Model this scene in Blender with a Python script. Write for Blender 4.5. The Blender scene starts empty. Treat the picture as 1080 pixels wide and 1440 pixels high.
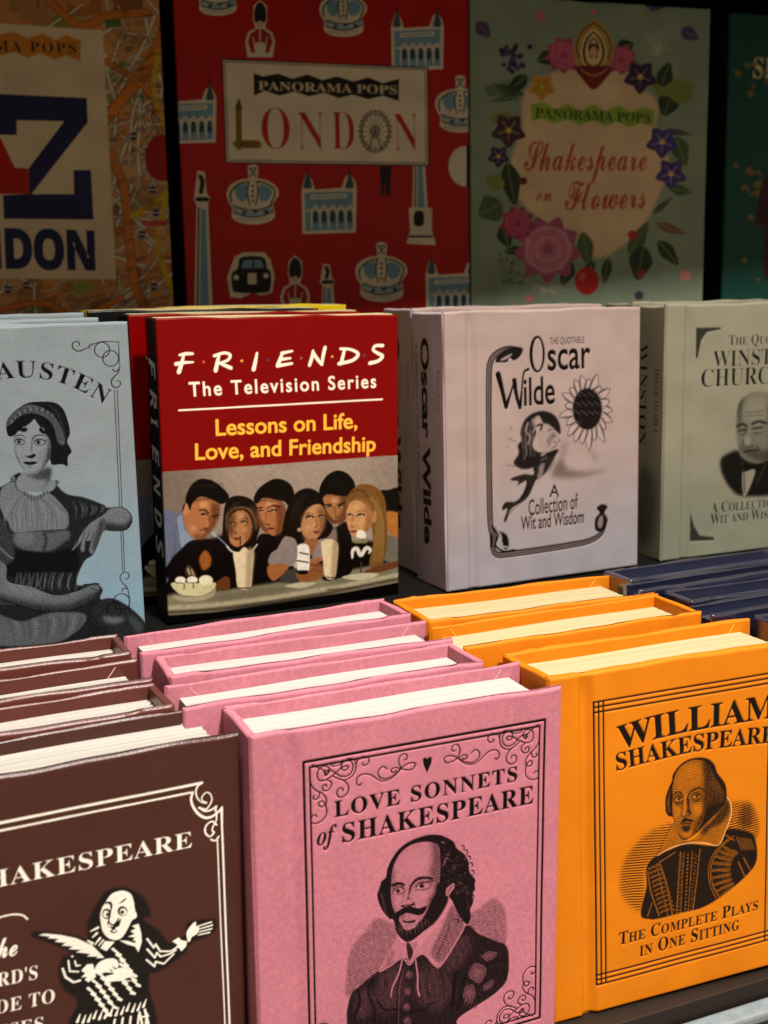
import bpy, math, random
import numpy as np
from mathutils import Matrix, Vector

random.seed(7)
rng = np.random.RandomState(11)
SC = bpy.context.scene
COL = SC.collection

# ------------------------------------------------------------------ camera
HEADING, PITCH, EYE = 23.3, 12.9012, 0.1707
cam = bpy.data.cameras.new('camera')
cam.sensor_fit = 'VERTICAL'; cam.sensor_height = 36; cam.sensor_width = 27
cam.lens = 1631.25 / 1440 * 36
cam.clip_start = 0.01; cam.clip_end = 20
cam.dof.use_dof = True; cam.dof.focus_distance = 0.272; cam.dof.aperture_fstop = 28
cam_ob = bpy.data.objects.new('camera', cam); COL.objects.link(cam_ob)
cam_ob.matrix_world = (Matrix.Translation((0, 0, EYE)) @ Matrix.Rotation(math.radians(-HEADING), 4, 'Z')
                       @ Matrix.Rotation(math.radians(90 - PITCH), 4, 'X') @ Matrix.Rotation(math.radians(0.109), 4, 'Z'))
SC.camera = cam_ob

# ------------------------------------------------------------------ light
W = bpy.data.worlds.new('World'); SC.world = W; W.use_nodes = True
bg = W.node_tree.nodes['Background']
bg.inputs[0].default_value = (1.0, 0.78, 0.56, 1); bg.inputs[1].default_value = 0.32

def lamp(name, loc, aim, size, power, col, sy=None, spread=180):
    l = bpy.data.lights.new(name, 'AREA'); l.energy = power; l.color = col
    l.shape = 'RECTANGLE'; l.size = size; l.size_y = sy or size; l.spread = math.radians(spread)
    o = bpy.data.objects.new(name, l); COL.objects.link(o)
    o.location = loc
    o.rotation_euler = (Vector(aim) - Vector(loc)).to_track_quat('-Z', 'Y').to_euler()
    return o
lamp('spot_lamp', (0.20, -0.30, 0.89), (0.10, 0.13, 0.0), 0.09, 2.75, (1.0, 0.94, 0.86), 0.07, spread=70)
lamp('ceiling_lamp', (0.10, 0.14, 0.95), (0.10, 0.17, 0.0), 0.30, 0.75, (1.0, 0.96, 0.90), 0.16, spread=60)

SC.view_settings.view_transform = 'Standard'; SC.view_settings.look = 'None'
SC.view_settings.exposure = 0; SC.view_settings.gamma = 1
SC.view_settings.use_curve_mapping = False

# ------------------------------------------------------------------ colour helpers
def lin(h):
    c = np.array([int(h[i:i + 2], 16) for i in (1, 3, 5)]) / 255.0
    return np.where(c <= 0.04045, c / 12.92, ((c + 0.055) / 1.055) ** 2.4)

# ------------------------------------------------------------------ materials
def mat(name):
    m = bpy.data.materials.new(name); m.use_nodes = True
    return m, m.node_tree.nodes, m.node_tree.links, m.node_tree.nodes['Principled BSDF']

def math_node(N, L, op, a, b, clamp=False):
    n = N.new('ShaderNodeMath'); n.operation = op; n.use_clamp = clamp
    for i, v in enumerate((a, b)):
        if isinstance(v, (int, float)): n.inputs[i].default_value = v
        else: L.new(v, n.inputs[i])
    return n.outputs[0]

def wave(N, L, vec, period, rot, dist=0.0):
    mp = N.new('ShaderNodeMapping'); mp.inputs['Rotation'].default_value = (0, math.radians(rot), 0)
    L.new(vec, mp.inputs[0])
    w = N.new('ShaderNodeTexWave'); w.wave_type = 'BANDS'; w.bands_direction = 'X'
    w.inputs['Scale'].default_value = 2 * math.pi / (20 * period)
    w.inputs['Distortion'].default_value = dist; w.inputs['Detail'].default_value = 1
    w.inputs['Detail Scale'].default_value = 2.0
    L.new(mp.outputs[0], w.inputs[0])
    return w.outputs['Fac']

def cover_material(name, rough=0.55, weave=None, amount=0.25, bump=0.25, coat=0.0, mottle=0.08, spec=0.4, period=0.0005, coat_ior=1.5):
    """reads the printed colour of the cover ('col') and lays the cloth / leatherette / laminate surface over it"""
    m, N, L, P = mat(name)
    at = N.new('ShaderNodeVertexColor'); at.layer_name = 'col'
    tc = N.new('ShaderNodeTexCoord'); vec = tc.outputs['Object']
    nz = N.new('ShaderNodeTexNoise'); nz.inputs['Scale'].default_value = 90; nz.inputs['Detail'].default_value = 5
    L.new(vec, nz.inputs[0])
    f = math_node(N, L, 'MULTIPLY_ADD', nz.outputs[0], 2 * mottle); f.node.inputs[2].default_value = 1 - mottle
    hgt = None
    if weave == 'twill':
        a = wave(N, L, vec, period, 48, 1.2); b = wave(N, L, vec, period * 0.9, -42, 1.0)
        n2 = N.new('ShaderNodeTexNoise'); n2.inputs['Scale'].default_value = 900; n2.inputs['Detail'].default_value = 2
        L.new(vec, n2.inputs[0])
        w = math_node(N, L, 'MULTIPLY', a, math_node(N, L, 'MULTIPLY_ADD', b, 0.5)); w.node.inputs[1].links[0].from_node.inputs[2].default_value = 0.55
        hgt = w
        w2 = math_node(N, L, 'MULTIPLY', w, n2.outputs[0])
        g = math_node(N, L, 'MULTIPLY_ADD', w2, 2.2 * amount); g.node.inputs[2].default_value = 1 - 0.5 * amount
        f = math_node(N, L, 'MULTIPLY', f, g)
    elif weave == 'linen':
        a = wave(N, L, vec, period, 0, 2.0); b = wave(N, L, vec, period, 90, 2.0)
        w = math_node(N, L, 'MULTIPLY', a, b); hgt = w
        g = math_node(N, L, 'MULTIPLY_ADD', w, amount); g.node.inputs[2].default_value = 1 - 0.4 * amount
        f = math_node(N, L, 'MULTIPLY', f, g)
    elif weave == 'leather':
        v = N.new('ShaderNodeTexVoronoi'); v.inputs['Scale'].default_value = 1500; L.new(vec, v.inputs[0]); hgt = v.outputs[0]
    elif weave == 'grain':
        v = N.new('ShaderNodeTexNoise'); v.inputs['Scale'].default_value = 700; v.inputs['Detail'].default_value = 4; L.new(vec, v.inputs[0]); hgt = v.outputs[0]
    mx = N.new('ShaderNodeVectorMath'); mx.operation = 'SCALE'
    L.new(at.outputs[0], mx.inputs[0]); L.new(f, mx.inputs['Scale'])
    L.new(mx.outputs[0], P.inputs['Base Color'])
    P.inputs['Specular IOR Level'].default_value = spec
    rn = math_node(N, L, 'MULTIPLY_ADD', nz.outputs[0], 0.2); rn.node.inputs[2].default_value = rough - 0.1
    L.new(rn, P.inputs['Roughness'])
    P.inputs['Coat Weight'].default_value = coat; P.inputs['Coat Roughness'].default_value = 0.14; P.inputs['Coat IOR'].default_value = coat_ior
    if hgt is not None:
        bp = N.new('ShaderNodeBump'); bp.inputs['Strength'].default_value = bump; bp.inputs['Distance'].default_value = 0.00012
        L.new(hgt, bp.inputs['Height']); L.new(bp.outputs[0], P.inputs['Normal'])
    return m

def paper_material(name, rgb, lines=0.35):
    m, N, L, P = mat(name)
    tc = N.new('ShaderNodeTexCoord'); mp = N.new('ShaderNodeMapping'); mp.inputs['Scale'].default_value = (25, 4200, 25)
    L.new(tc.outputs['Object'], mp.inputs[0])
    nz = N.new('ShaderNodeTexNoise'); nz.inputs['Scale'].default_value = 1; nz.inputs['Detail'].default_value = 3
    L.new(mp.outputs[0], nz.inputs[0])
    mp2 = N.new('ShaderNodeMapping'); mp2.inputs['Scale'].default_value = (6, 420, 6); L.new(tc.outputs['Object'], mp2.inputs[0])
    n2 = N.new('ShaderNodeTexNoise'); n2.inputs['Scale'].default_value = 1; L.new(mp2.outputs[0], n2.inputs[0])
    s = math_node(N, L, 'ADD', nz.outputs[0], n2.outputs[0])
    f = math_node(N, L, 'MULTIPLY_ADD', s, lines); f.node.inputs[2].default_value = 1 - lines
    c = N.new('ShaderNodeVectorMath'); c.operation = 'SCALE'; c.inputs[0].default_value = rgb; L.new(f, c.inputs['Scale'])
    L.new(c.outputs[0], P.inputs['Base Color']); P.inputs['Roughness'].default_value = 0.85; P.inputs['Specular IOR Level'].default_value = 0.2
    bp = N.new('ShaderNodeBump'); bp.inputs['Strength'].default_value = 0.6; bp.inputs['Distance'].default_value = 0.0003
    L.new(s, bp.inputs['Height']); L.new(bp.outputs[0], P.inputs['Normal'])
    return m

def plain_material(name, rgb, rough=0.6, noise=0.15, scale=60, coat=0.0, metallic=0.0, stretch=(1, 1, 1), bump=0.1, spec=0.4):
    m, N, L, P = mat(name)
    tc = N.new('ShaderNodeTexCoord'); mp = N.new('ShaderNodeMapping'); mp.inputs['Scale'].default_value = stretch
    L.new(tc.outputs['Object'], mp.inputs[0])
    nz = N.new('ShaderNodeTexNoise'); nz.inputs['Scale'].default_value = scale; nz.inputs['Detail'].default_value = 6
    L.new(mp.outputs[0], nz.inputs[0])
    f = math_node(N, L, 'MULTIPLY_ADD', nz.outputs[0], 2 * noise); f.node.inputs[2].default_value = 1 - noise
    c = N.new('ShaderNodeVectorMath'); c.operation = 'SCALE'; c.inputs[0].default_value = rgb; L.new(f, c.inputs['Scale'])
    L.new(c.outputs[0], P.inputs['Base Color']); P.inputs['Roughness'].default_value = rough
    P.inputs['Coat Weight'].default_value = coat; P.inputs['Metallic'].default_value = metallic; P.inputs['Specular IOR Level'].default_value = spec
    bp = N.new('ShaderNodeBump'); bp.inputs['Strength'].default_value = bump; bp.inputs['Distance'].default_value = 0.001
    L.new(nz.outputs[0], bp.inputs['Height']); L.new(bp.outputs[0], P.inputs['Normal'])
    return m

# ------------------------------------------------------------------ glyph outlines
_glyph = {}
BASE = {'serif': (0x1D400, 0x1D41A), 'sans': (0x1D5D4, 0x1D5EE), 'sansi': (0x1D63C, 0x1D656), 'ital': (0x1D468, 0x1D482), 'script': (0x1D4D0, 0x1D4EA)}
def _styled(ch, font):
    if font in BASE:
        if 'A' <= ch <= 'Z': return chr(BASE[font][0] + ord(ch) - 65)
        if 'a' <= ch <= 'z': return chr(BASE[font][1] + ord(ch) - 97)
    return ch
def _tris(body, off):
    cu = bpy.data.curves.new('glyph', 'FONT'); cu.body = body; cu.size = 1; cu.resolution_u = 6; cu.offset = off
    ob = bpy.data.objects.new('glyph', cu)
    me = ob.to_mesh()
    n = len(me.vertices); v = np.zeros(n * 3)
    if n: me.vertices.foreach_get('co', v)
    v = v.reshape(-1, 3)[:, :2]; me.calc_loop_triangles()
    t = np.zeros(len(me.loop_triangles) * 3, dtype=np.int32); me.loop_triangles.foreach_get('vertices', t)
    ob.to_mesh_clear(); bpy.data.objects.remove(ob); bpy.data.curves.remove(cu)
    return v, t.reshape(-1, 3)
def _width(body):
    v, _ = _tris(body, 0)
    return v[:, 0].max() - v[:, 0].min()
def glyph(ch, font, off):
    """triangles (cap height = 1) and advance of one letter"""
    k = (ch, font, off)
    if k not in _glyph:
        H = _styled('H', font)
        if ('cap', font) not in _glyph:
            v, _ = _tris(H, 0); _glyph[('cap', font)] = (v[:, 1].max(), _width(H + H))
        cap, hh = _glyph[('cap', font)]
        adv = (_width(H + _styled(ch, font) + H) - hh) / cap
        if ch == ' ': _glyph[k] = (np.zeros((0, 3, 2)), adv)
        else:
            v, t = _tris(_styled(ch, font), off)
            tr = (v / cap)[t]
            a = (tr[:, 1, 0] - tr[:, 0, 0]) * (tr[:, 2, 1] - tr[:, 0, 1]) - (tr[:, 1, 1] - tr[:, 0, 1]) * (tr[:, 2, 0] - tr[:, 0, 0])
            tr[a < 0] = tr[a < 0][:, ::-1]
            _glyph[k] = (tr, adv)
    return _glyph[k]

# ------------------------------------------------------------------ cover printing: shapes rasterised on the cover's own grid
def spline(p, closed=True, n=8):
    p = np.asarray(p, float); m = len(p)
    if m < 3: return p
    if closed: a, b, c, d = np.roll(p, 1, 0), p, np.roll(p, -1, 0), np.roll(p, -2, 0)
    else:
        q = np.vstack([2 * p[0] - p[1], p, 2 * p[-1] - p[-2]]); a, b, c, d = q[:-3], q[1:-2], q[2:-1], q[3:]
    t = np.linspace(0, 1, n, endpoint=False)[:, None, None]
    r = 0.5 * (2 * b + (c - a) * t + (2 * a - 5 * b + 4 * c - d) * t ** 2 + (3 * b - a - 3 * c + d) * t ** 3)
    r = r.transpose(1, 0, 2).reshape(-1, 2)
    return r if closed else np.vstack([r, p[-1:]])

def homography(src, dst):
    A = []
    for (x, y), (u, v) in zip(src, dst):
        A.append([x, y, 1, 0, 0, 0, -u * x, -u * y, -u]); A.append([0, 0, 0, x, y, 1, -v * x, -v * y, -v])
    return np.linalg.svd(np.array(A))[2][-1].reshape(3, 3)

def gauss(a, s):
    if s < 0.3: return a
    r = max(1, int(3 * s)); k = np.exp(-0.5 * (np.arange(-r, r + 1) / s) ** 2); k /= k.sum()
    p = np.pad(a, r, mode='edge'); o = np.zeros((p.shape[0], a.shape[1]))
    for i, w in enumerate(k): o += w * p[:, i:i + a.shape[1]]
    q = np.zeros(a.shape)
    for i, w in enumerate(k): q += w * o[i:i + a.shape[0]]
    return q

class Print:
    """colour and embossing depth over a W x H cover (metres); sketch = corners TL TR BR BL of the working sketch"""
    def __init__(s, W, H, res, base, sketch, ink=None):
        s.W, s.H = W, H; s.nx, s.ny = int(W * res) + 1, int(H * res) + 1
        s.base = lin(base); s.ink = lin(ink) if ink else None
        s.col = np.tile(s.base, (s.ny, s.nx, 1)); s.deb = np.zeros((s.ny, s.nx))
        s.Hm = homography(sketch, [(0, H), (W, H), (W, 0), (0, 0)])
        s.px = W / (np.hypot(*(np.array(sketch[1]) - np.array(sketch[0]))))      # metres per sketch unit
        q = np.array(sketch, float); s.pv = H * 2 / (np.hypot(*(q[3] - q[0])) + np.hypot(*(q[2] - q[1])))
        s.K = (0, 0, 1)
    def at(s, ox, oy, sc): s.K = (ox, oy, sc); return s
    def m(s, pts):
        """sketch -> metres on the cover"""
        p = np.asarray(pts, float); p = p / s.K[2] + np.array(s.K[:2])
        q = np.concatenate([p, np.ones(p.shape[:-1] + (1,))], -1) @ s.Hm.T
        return q[..., :2] / q[..., 2:]
    def tone(s, t): return (s.base ** .4545 * (1 - t) + s.ink ** .4545 * t) ** 2.2
    def _c(s, c):
        if isinstance(c, str): return lin(c)
        if isinstance(c, (int, float)): return s.tone(c)
        return c
    def cover(s, contours, pad=0):
        """exact winding coverage of closed contours given in metres -> (mask, y0, x0)"""
        k = (s.nx - 1) / s.W; ky = (s.ny - 1) / s.H
        P0 = np.vstack(contours); P1 = np.vstack([np.roll(c, -1, 0) for c in contours])
        P0 = P0 * (k, ky) + 0.5; P1 = P1 * (k, ky) + 0.5
        x0 = int(max(0, np.floor(P0[:, 0].min()) - 1 - pad)); x1 = int(min(s.nx, np.ceil(P0[:, 0].max()) + 2 + pad))
        y0 = int(max(0, np.floor(P0[:, 1].min()) - 1 - pad)); y1 = int(min(s.ny, np.ceil(P0[:, 1].max()) + 2 + pad))
        if x1 <= x0 or y1 <= y0: return None
        SS = 4; h, w = (y1 - y0) * SS, x1 - x0
        A = np.zeros((h, w + 2))
        ya, yb = (P0[:, 1] - y0) * SS, (P1[:, 1] - y0) * SS
        sg = np.where(yb > ya, 1.0, -1.0); lo = np.minimum(ya, yb); hi = np.maximum(ya, yb)
        r0 = np.clip(np.ceil(lo - 0.5), 0, h).astype(int); r1 = np.clip(np.ceil(hi - 0.5), 0, h).astype(int)
        cnt = np.maximum(0, r1 - r0); idx = np.repeat(np.arange(len(cnt)), cnt)
        if len(idx):
            rows = np.arange(cnt.sum()) - np.repeat(np.cumsum(cnt) - cnt, cnt) + r0[idx]
            t = (rows + 0.5 - ya[idx]) / (yb - ya)[idx]
            xc = np.clip(P0[idx, 0] + (P1 - P0)[idx, 0] * t - x0, 0, w)
            xi = np.floor(xc).astype(int); fr = xc - xi
            np.add.at(A, (rows, xi), sg[idx] * (1 - fr)); np.add.at(A, (rows, xi + 1), sg[idx] * fr)
        M = np.clip(np.abs(np.cumsum(A, 1)[:, :w]), 0, 1)
        return M.reshape(y1 - y0, SS, w).mean(1), y0, x0
    def put(s, contours, c, alpha=1.0, soft=0.0, deb=0.0, clip=None, tex=None):
        soft_px = soft * s.px / s.K[2] * (s.nx - 1) / s.W
        r = s.cover(contours, int(3 * soft_px) + 1)
        if r is None: return None
        M, y0, x0 = r
        if soft_px > 0.3: M = gauss(M, soft_px)
        sl = (slice(y0, y0 + M.shape[0]), slice(x0, x0 + M.shape[1]))
        if clip is not None: M = M * clip[sl]
        if tex is not None: M = M * tex[sl]
        a = (M * alpha)[..., None]
        if c is not None: s.col[sl] = s.col[sl] * (1 - a) + s._c(c) * a
        if deb: s.deb[sl] = np.maximum(s.deb[sl], M * deb)
        full = np.zeros((s.ny, s.nx)); full[sl] = M
        return full
    def fill(s, pts, c, alpha=1.0, soft=0.0, deb=0.0, smooth=True, clip=None, tex=None):
        p = s.m(np.asarray(pts, float))
        return s.put([spline(p) if smooth else p], c, alpha, soft, deb, clip, tex)
    def stroke_contours(s, p, w):
        """p metres, w half-width(s) metres"""
        p = np.asarray(p, float)
        w = np.full(len(p), w) if np.isscalar(w) else np.interp(np.linspace(0, 1, len(p)), np.linspace(0, 1, len(w)), w)
        out = []; ang = np.linspace(0, 2 * np.pi, 9)[:-1]; ring = np.stack([np.cos(ang), np.sin(ang)], 1)
        for i in range(len(p)):
            out.append(p[i] + ring * w[i])
            if i:
                d = p[i] - p[i - 1]; l = np.hypot(*d)
                if l < 1e-9: continue
                n = np.array([-d[1], d[0]]) / l
                out.append(np.array([p[i - 1] - n * w[i - 1], p[i] - n * w[i], p[i] + n * w[i], p[i - 1] + n * w[i - 1]]))
        return out
    def line(s, pts, w, c, alpha=1.0, soft=0.0, deb=0.0, smooth=True, flip=None, clip=None):
        """w: full width(s) in sketch units; flip: functions metres->metres for mirrored repeats"""
        p = s.m(np.asarray(pts, float))
        if smooth: p = spline(p, False, 6)
        wm = np.asarray(w, float) * 0.5 * s.px / s.K[2]
        wm = float(wm) if wm.ndim == 0 else wm
        for fn in (flip or [lambda q: q]):
            s.put(s.stroke_contours(fn(p), wm), c, alpha, soft, deb, clip)
    def rect(s, quad, w, c, deb=0.0):
        q = list(quad) + [quad[0], quad[1]]
        s.line(q, w, c, deb=deb, smooth=False)
    def text(s, t, base, cap, c, font='serif', off=0.0, small=0.78, track=0.0, slant=0.0, deb=0.0, alpha=1.0, soft=0.0, squeeze=None, smallcaps=False, mode='fit'):
        """base: sketch points of the baseline from the left end to the right end (spline); cap: cap height in sketch units"""
        b = s.m(np.asarray(base, float)); b = spline(b, False, 16) if len(b) > 2 else b
        capm = cap * s.pv / s.K[2]
        seg = np.hypot(*np.diff(b, axis=0).T); cum = np.concatenate([[0], np.cumsum(seg)]); Ltot = cum[-1]
        x = 0; items = []
        for ch in t:
            k = 1.0
            if smallcaps and ch.islower(): ch = ch.upper(); k = small
            tr, adv = glyph(ch, font, off)
            items.append((tr * k, x)); x += (adv + track) * k
        x -= track
        sx = Ltot / (x * capm)
        cs = []
        for tr, x0 in items:
            if not len(tr): continue
            q = tr.reshape(-1, 2).copy(); q[:, 0] += x0 + slant * q[:, 1]
            d = q[:, 0] * capm * sx
            i = np.clip(np.searchsorted(cum, d) - 1, 0, len(seg) - 1)
            tan = (b[i + 1] - b[i]) / seg[i][:, None]; nor = np.stack([-tan[:, 1], tan[:, 0]], 1)
            P = b[i] + tan * (d - cum[i])[:, None] + nor * (q[:, 1] * capm)[:, None]
            cs += list(P.reshape(-1, 3, 2))
        return s.put(cs, c, alpha, soft, deb)
    def noise(s, sx, sy, seed=0, lo=0.0, hi=1.0):
        """smooth random field, cell size sx x sy metres"""
        r = np.random.RandomState(seed); gx, gy = int(s.W / sx) + 3, int(s.H / sy) + 3
        g = r.rand(gy, gx); yy = np.linspace(0, gy - 1.001, s.ny); xx = np.linspace(0, gx - 1.001, s.nx)
        yi, xi = yy.astype(int), xx.astype(int); fy, fx = (yy - yi)[:, None], (xx - xi)[None]
        fy, fx = fy * fy * (3 - 2 * fy), fx * fx * (3 - 2 * fx)
        v = (g[yi][:, xi] * (1 - fx) + g[yi][:, xi + 1] * fx) * (1 - fy) + (g[yi + 1][:, xi] * (1 - fx) + g[yi + 1][:, xi + 1] * fx) * fy
        return lo + (hi - lo) * v
    def engrave(s, region, period, angle, amp, seed=0):
        """break the half tones of a printed picture into fine engraved lines"""
        p = s.m(np.asarray(region, float)); r = s.cover([p])
        M, y0, x0 = r; sl = (slice(y0, y0 + M.shape[0]), slice(x0, x0 + M.shape[1]))
        g = lambda c: (np.maximum(c, 0) ** .4545).sum(-1)
        t = np.clip((g(s.base) - g(s.col[sl])) / (g(s.base) - g(s.ink)), 0, 1)
        h = (.5 * s.hatch(period, angle, .5, period * .9, seed) + .3 * s.hatch(period * .9, angle + 62, .5, period, seed + 1) + .4 * s.noise(period * .6, period * .6, seed + 2))[sl] - .6
        t2 = np.clip(t + amp * h * np.clip(4.5 * t * (1.06 - t), 0, 1), 0, 1)[..., None]
        c = (s.base ** .4545 * (1 - t2) + s.ink ** .4545 * t2) ** 2.2
        k = (M * np.clip(t * 12, 0, 1))[..., None]
        s.col[sl] = s.col[sl] * (1 - k) + c * k
    def hatch(s, period, angle, duty=0.5, wob=0.0, seed=0):
        yy, xx = np.mgrid[0:s.ny, 0:s.nx] * (s.W / (s.nx - 1))
        a = math.radians(angle); d = xx * math.sin(a) + yy * math.cos(a)
        if wob: d = d + wob * s.noise(0.003, 0.003, seed)
        v = 0.5 + 0.5 * np.cos(2 * np.pi * d / period)
        return np.clip((v - (1 - duty)) * 4 + 0.5, 0, 1)

# ------------------------------------------------------------------ mesh builders
def add_mesh(name, verts, quads, material, parent=None, col=None, extra=(), smooth=True, flat_from=None):
    me = bpy.data.meshes.new(name)
    verts = np.asarray(verts, np.float32); quads = np.asarray(quads, np.int32).reshape(-1, 4)
    loops = quads.ravel(); starts = np.arange(len(quads)) * 4; tot = np.full(len(quads), 4)
    for e in extra:
        starts = np.append(starts, len(loops)); tot = np.append(tot, len(e)); loops = np.append(loops, e)
    me.vertices.add(len(verts)); me.vertices.foreach_set('co', verts.ravel())
    me.loops.add(len(loops)); me.loops.foreach_set('vertex_index', loops.astype(np.int32))
    me.polygons.add(len(starts)); me.polygons.foreach_set('loop_start', starts.astype(np.int32))
    try: me.polygons.foreach_set('loop_total', tot.astype(np.int32))
    except Exception: pass
    sm = np.full(len(starts), smooth); sm[len(quads):] = False
    if flat_from is not None: sm[flat_from:] = False
    me.polygons.foreach_set('use_smooth', sm)
    me.update(calc_edges=True); me.validate()
    if col is not None:
        a = me.color_attributes.new('col', 'FLOAT_COLOR', 'POINT')
        c = np.ones((len(verts), 4), np.float32); c[:, :3] = col
        a.data.foreach_set('color', c.ravel())
    me.materials.append(material)
    o = bpy.data.objects.new(name, me); COL.objects.link(o)
    if parent: o.parent = parent
    return o

def board(name, W, H, b, parent, material, rgb, art=None, hinge=None, hinge_depth=0.0006, r=0.0008, xf=None, bow=0.0, seed=0, hinge_at=0.0062, wob=0.00011):
    """stiff cover board, outer face towards -y at y=0, rounded edges, hinge groove beside the spine, print pressed into the cloth"""
    rs = np.random.RandomState(seed)
    if art is not None:
        xs = np.linspace(0, W, art.nx); zs = np.linspace(0, H, art.ny)
    else:
        e = r * np.array([0, .08, .25, .5, .75, 1.0])
        hx = np.linspace(hinge_at - 0.003, hinge_at + 0.006, 19)
        if hinge == 'R': hx = W - hx
        xs = np.unique(np.round(np.concatenate([e, W - e, np.linspace(r, W - r, 24), hx if hinge else []]), 6))
        zs = np.unique(np.round(np.concatenate([e, H - e, np.linspace(r, H - r, 9)]), 6))
    X, Z = np.meshgrid(xs, zs)
    def rnd(d): d = np.clip(d, 0, r); return r - np.sqrt(np.maximum(0, r * r - (r - d) ** 2))
    dep = np.maximum(rnd(np.minimum(X, W - X)), rnd(np.minimum(Z, H - Z)))
    zz = Z.copy(); top = np.clip((Z - H + 0.007) / 0.007, 0, 1) ** 2
    if hinge:
        u = X if hinge == 'L' else W - X
        t = np.clip((u - hinge_at) / 0.0042, 0, 1)
        g = np.sin(np.pi * t ** 0.75) ** 1.3
        dep = dep + hinge_depth * g * (1 - .55 * top)
        zz = zz + top * (0.00016 * np.exp(-((u - hinge_at + 0.0004) / 0.0016) ** 2) - 0.0001 * g)
    if wob:
        ph = rs.rand(6) * 6.28
        dep = dep + wob * (np.sin(X * 90 + ph[0]) * np.sin(Z * 70 + ph[1]) + 0.5 * np.sin(X * 230 + ph[2]) * np.sin(Z * 190 + ph[3]))
        zz = zz + top * wob * 1.6 * (np.sin(X * 160 + ph[4]) + .6 * np.sin(X * 370 + ph[5]))
    if art is not None:
        k = (art.nx - 1) / W
        d = gauss(art.deb, 0.00011 * k)
        dep = dep + d
    ny, nx = X.shape
    V = np.stack([X, dep, zz], -1).reshape(-1, 3)
    i = np.arange(ny * nx).reshape(ny, nx)
    Q = np.stack([i[:-1, :-1], i[:-1, 1:], i[1:, 1:], i[1:, :-1]], -1).reshape(-1, 4)
    ring = np.concatenate([i[0, :-1], i[:-1, -1], i[-1, :0:-1], i[:0:-1, 0]])
    n = len(ring); loops = [ring]; vs = [V]; base = len(V)
    for ins, y in ((0.0, b - r), (0.3 * r, b - 0.25 * r), (r, b)):
        p = V[ring].copy()
        p[:, 0] = np.clip(p[:, 0], ins, W - ins); p[:, 2] = np.clip(p[:, 2], ins, H - ins + 0.0003); p[:, 1] = y
        vs.append(p); loops.append(base + np.arange(n)); base += n
    for a, c in zip(loops[:-1], loops[1:]):
        Q = np.vstack([Q, np.stack([a, c, np.roll(c, -1), np.roll(a, -1)], -1)])
    V = np.vstack(vs)
    cap = [loops[-1][::-1]]
    C = np.tile(np.asarray(rgb, float), (len(V), 1))
    if art is not None:
        C[:ny * nx] = art.col.reshape(-1, 3)
        for k, l in enumerate(loops[1:]): C[l] = C[ring]
    if xf is not None: V = xf(V)
    return add_mesh(name, V, Q, material, parent, C, extra=cap)

def page_block(parent, x0, x1, y0, y1, z0, z1, material, sig=6, seed=0, ridge=0.00016):
    rs = np.random.RandomState(seed)
    ny, nx = 90, 14
    y = np.linspace(y0, y1, ny); x = np.linspace(x0, x1, nx)
    ph = rs.rand()
    prof = ridge * np.abs(np.sin(np.pi * (np.linspace(0, sig, ny) + ph))) + rs.rand(ny) * 0.00009
    X, Y = np.meshgrid(x, y)
    xe = rs.rand(ny) * 0.0002 + 0.0003 * np.abs(np.sin(np.pi * (np.linspace(0, sig, ny) + ph)))
    s = (X - x0) / (x1 - x0)
    X = X - xe[:, None] * s ** 6
    Zt = z1 - ridge + prof[:, None] + 0.00012 * np.sin(X * 110 + ph * 6)
    top = np.stack([X, Y, Zt], -1).reshape(-1, 3)
    bot = top.copy(); bot[:, 2] = z0
    V = np.vstack([top, bot]); i = np.arange(nx * ny).reshape(ny, nx); j = i + nx * ny
    Q = [np.stack([i[:-1, :-1], i[:-1, 1:], i[1:, 1:], i[1:, :-1]], -1).reshape(-1, 4),
         np.stack([j[:-1, :-1], j[1:, :-1], j[1:, 1:], j[:-1, 1:]], -1).reshape(-1, 4)]
    ring = np.concatenate([i[0, :-1], i[:-1, -1], i[-1, :0:-1], i[:0:-1, 0]])
    r2 = ring + nx * ny
    Q.append(np.stack([ring, r2, np.roll(r2, -1), np.roll(ring, -1)], -1))
    return add_mesh('page_block', V, np.vstack(Q), material, parent, smooth=False)

def box_mesh(name, lo, hi, material, parent=None, bevel=0.0, col=None):
    lo, hi = np.array(lo, float), np.array(hi, float)
    import bmesh
    bm = bmesh.new(); bmesh.ops.create_cube(bm, size=1)
    for v in bm.verts: v.co = Vector([(lo[k] + hi[k]) / 2 + v.co[k] * (hi[k] - lo[k]) for k in range(3)])
    if bevel: bmesh.ops.bevel(bm, geom=bm.edges[:], offset=bevel, segments=2, affect='EDGES', profile=0.6)
    me = bpy.data.meshes.new(name); bm.to_mesh(me); bm.free(); me.materials.append(material)
    if col is not None:
        a = me.color_attributes.new('col', 'FLOAT_COLOR', 'POINT')
        c = np.ones((len(me.vertices), 4), np.float32); c[:, :3] = col; a.data.foreach_set('color', c.ravel())
    o = bpy.data.objects.new(name, me); COL.objects.link(o)
    if parent: o.parent = parent
    return o

def pose(pos, yaw, lean, roll):
    yaw, lean, roll = map(math.radians, (yaw, lean, roll))
    ex = np.array([math.cos(yaw), math.sin(yaw), 0]); ey0 = np.array([-math.sin(yaw), math.cos(yaw), 0]); ez0 = np.array([0, 0, 1.0])
    ez = ez0 * math.cos(lean) + ey0 * math.sin(lean); ey = ey0 * math.cos(lean) - ez0 * math.sin(lean)
    ex, ez = ex * math.cos(roll) + ez * math.sin(roll), ez * math.cos(roll) - ex * math.sin(roll)
    M = np.eye(4); M[:3, 0], M[:3, 1], M[:3, 2], M[:3, 3] = ex, ey, ez, pos
    return Matrix(M.tolist())

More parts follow.
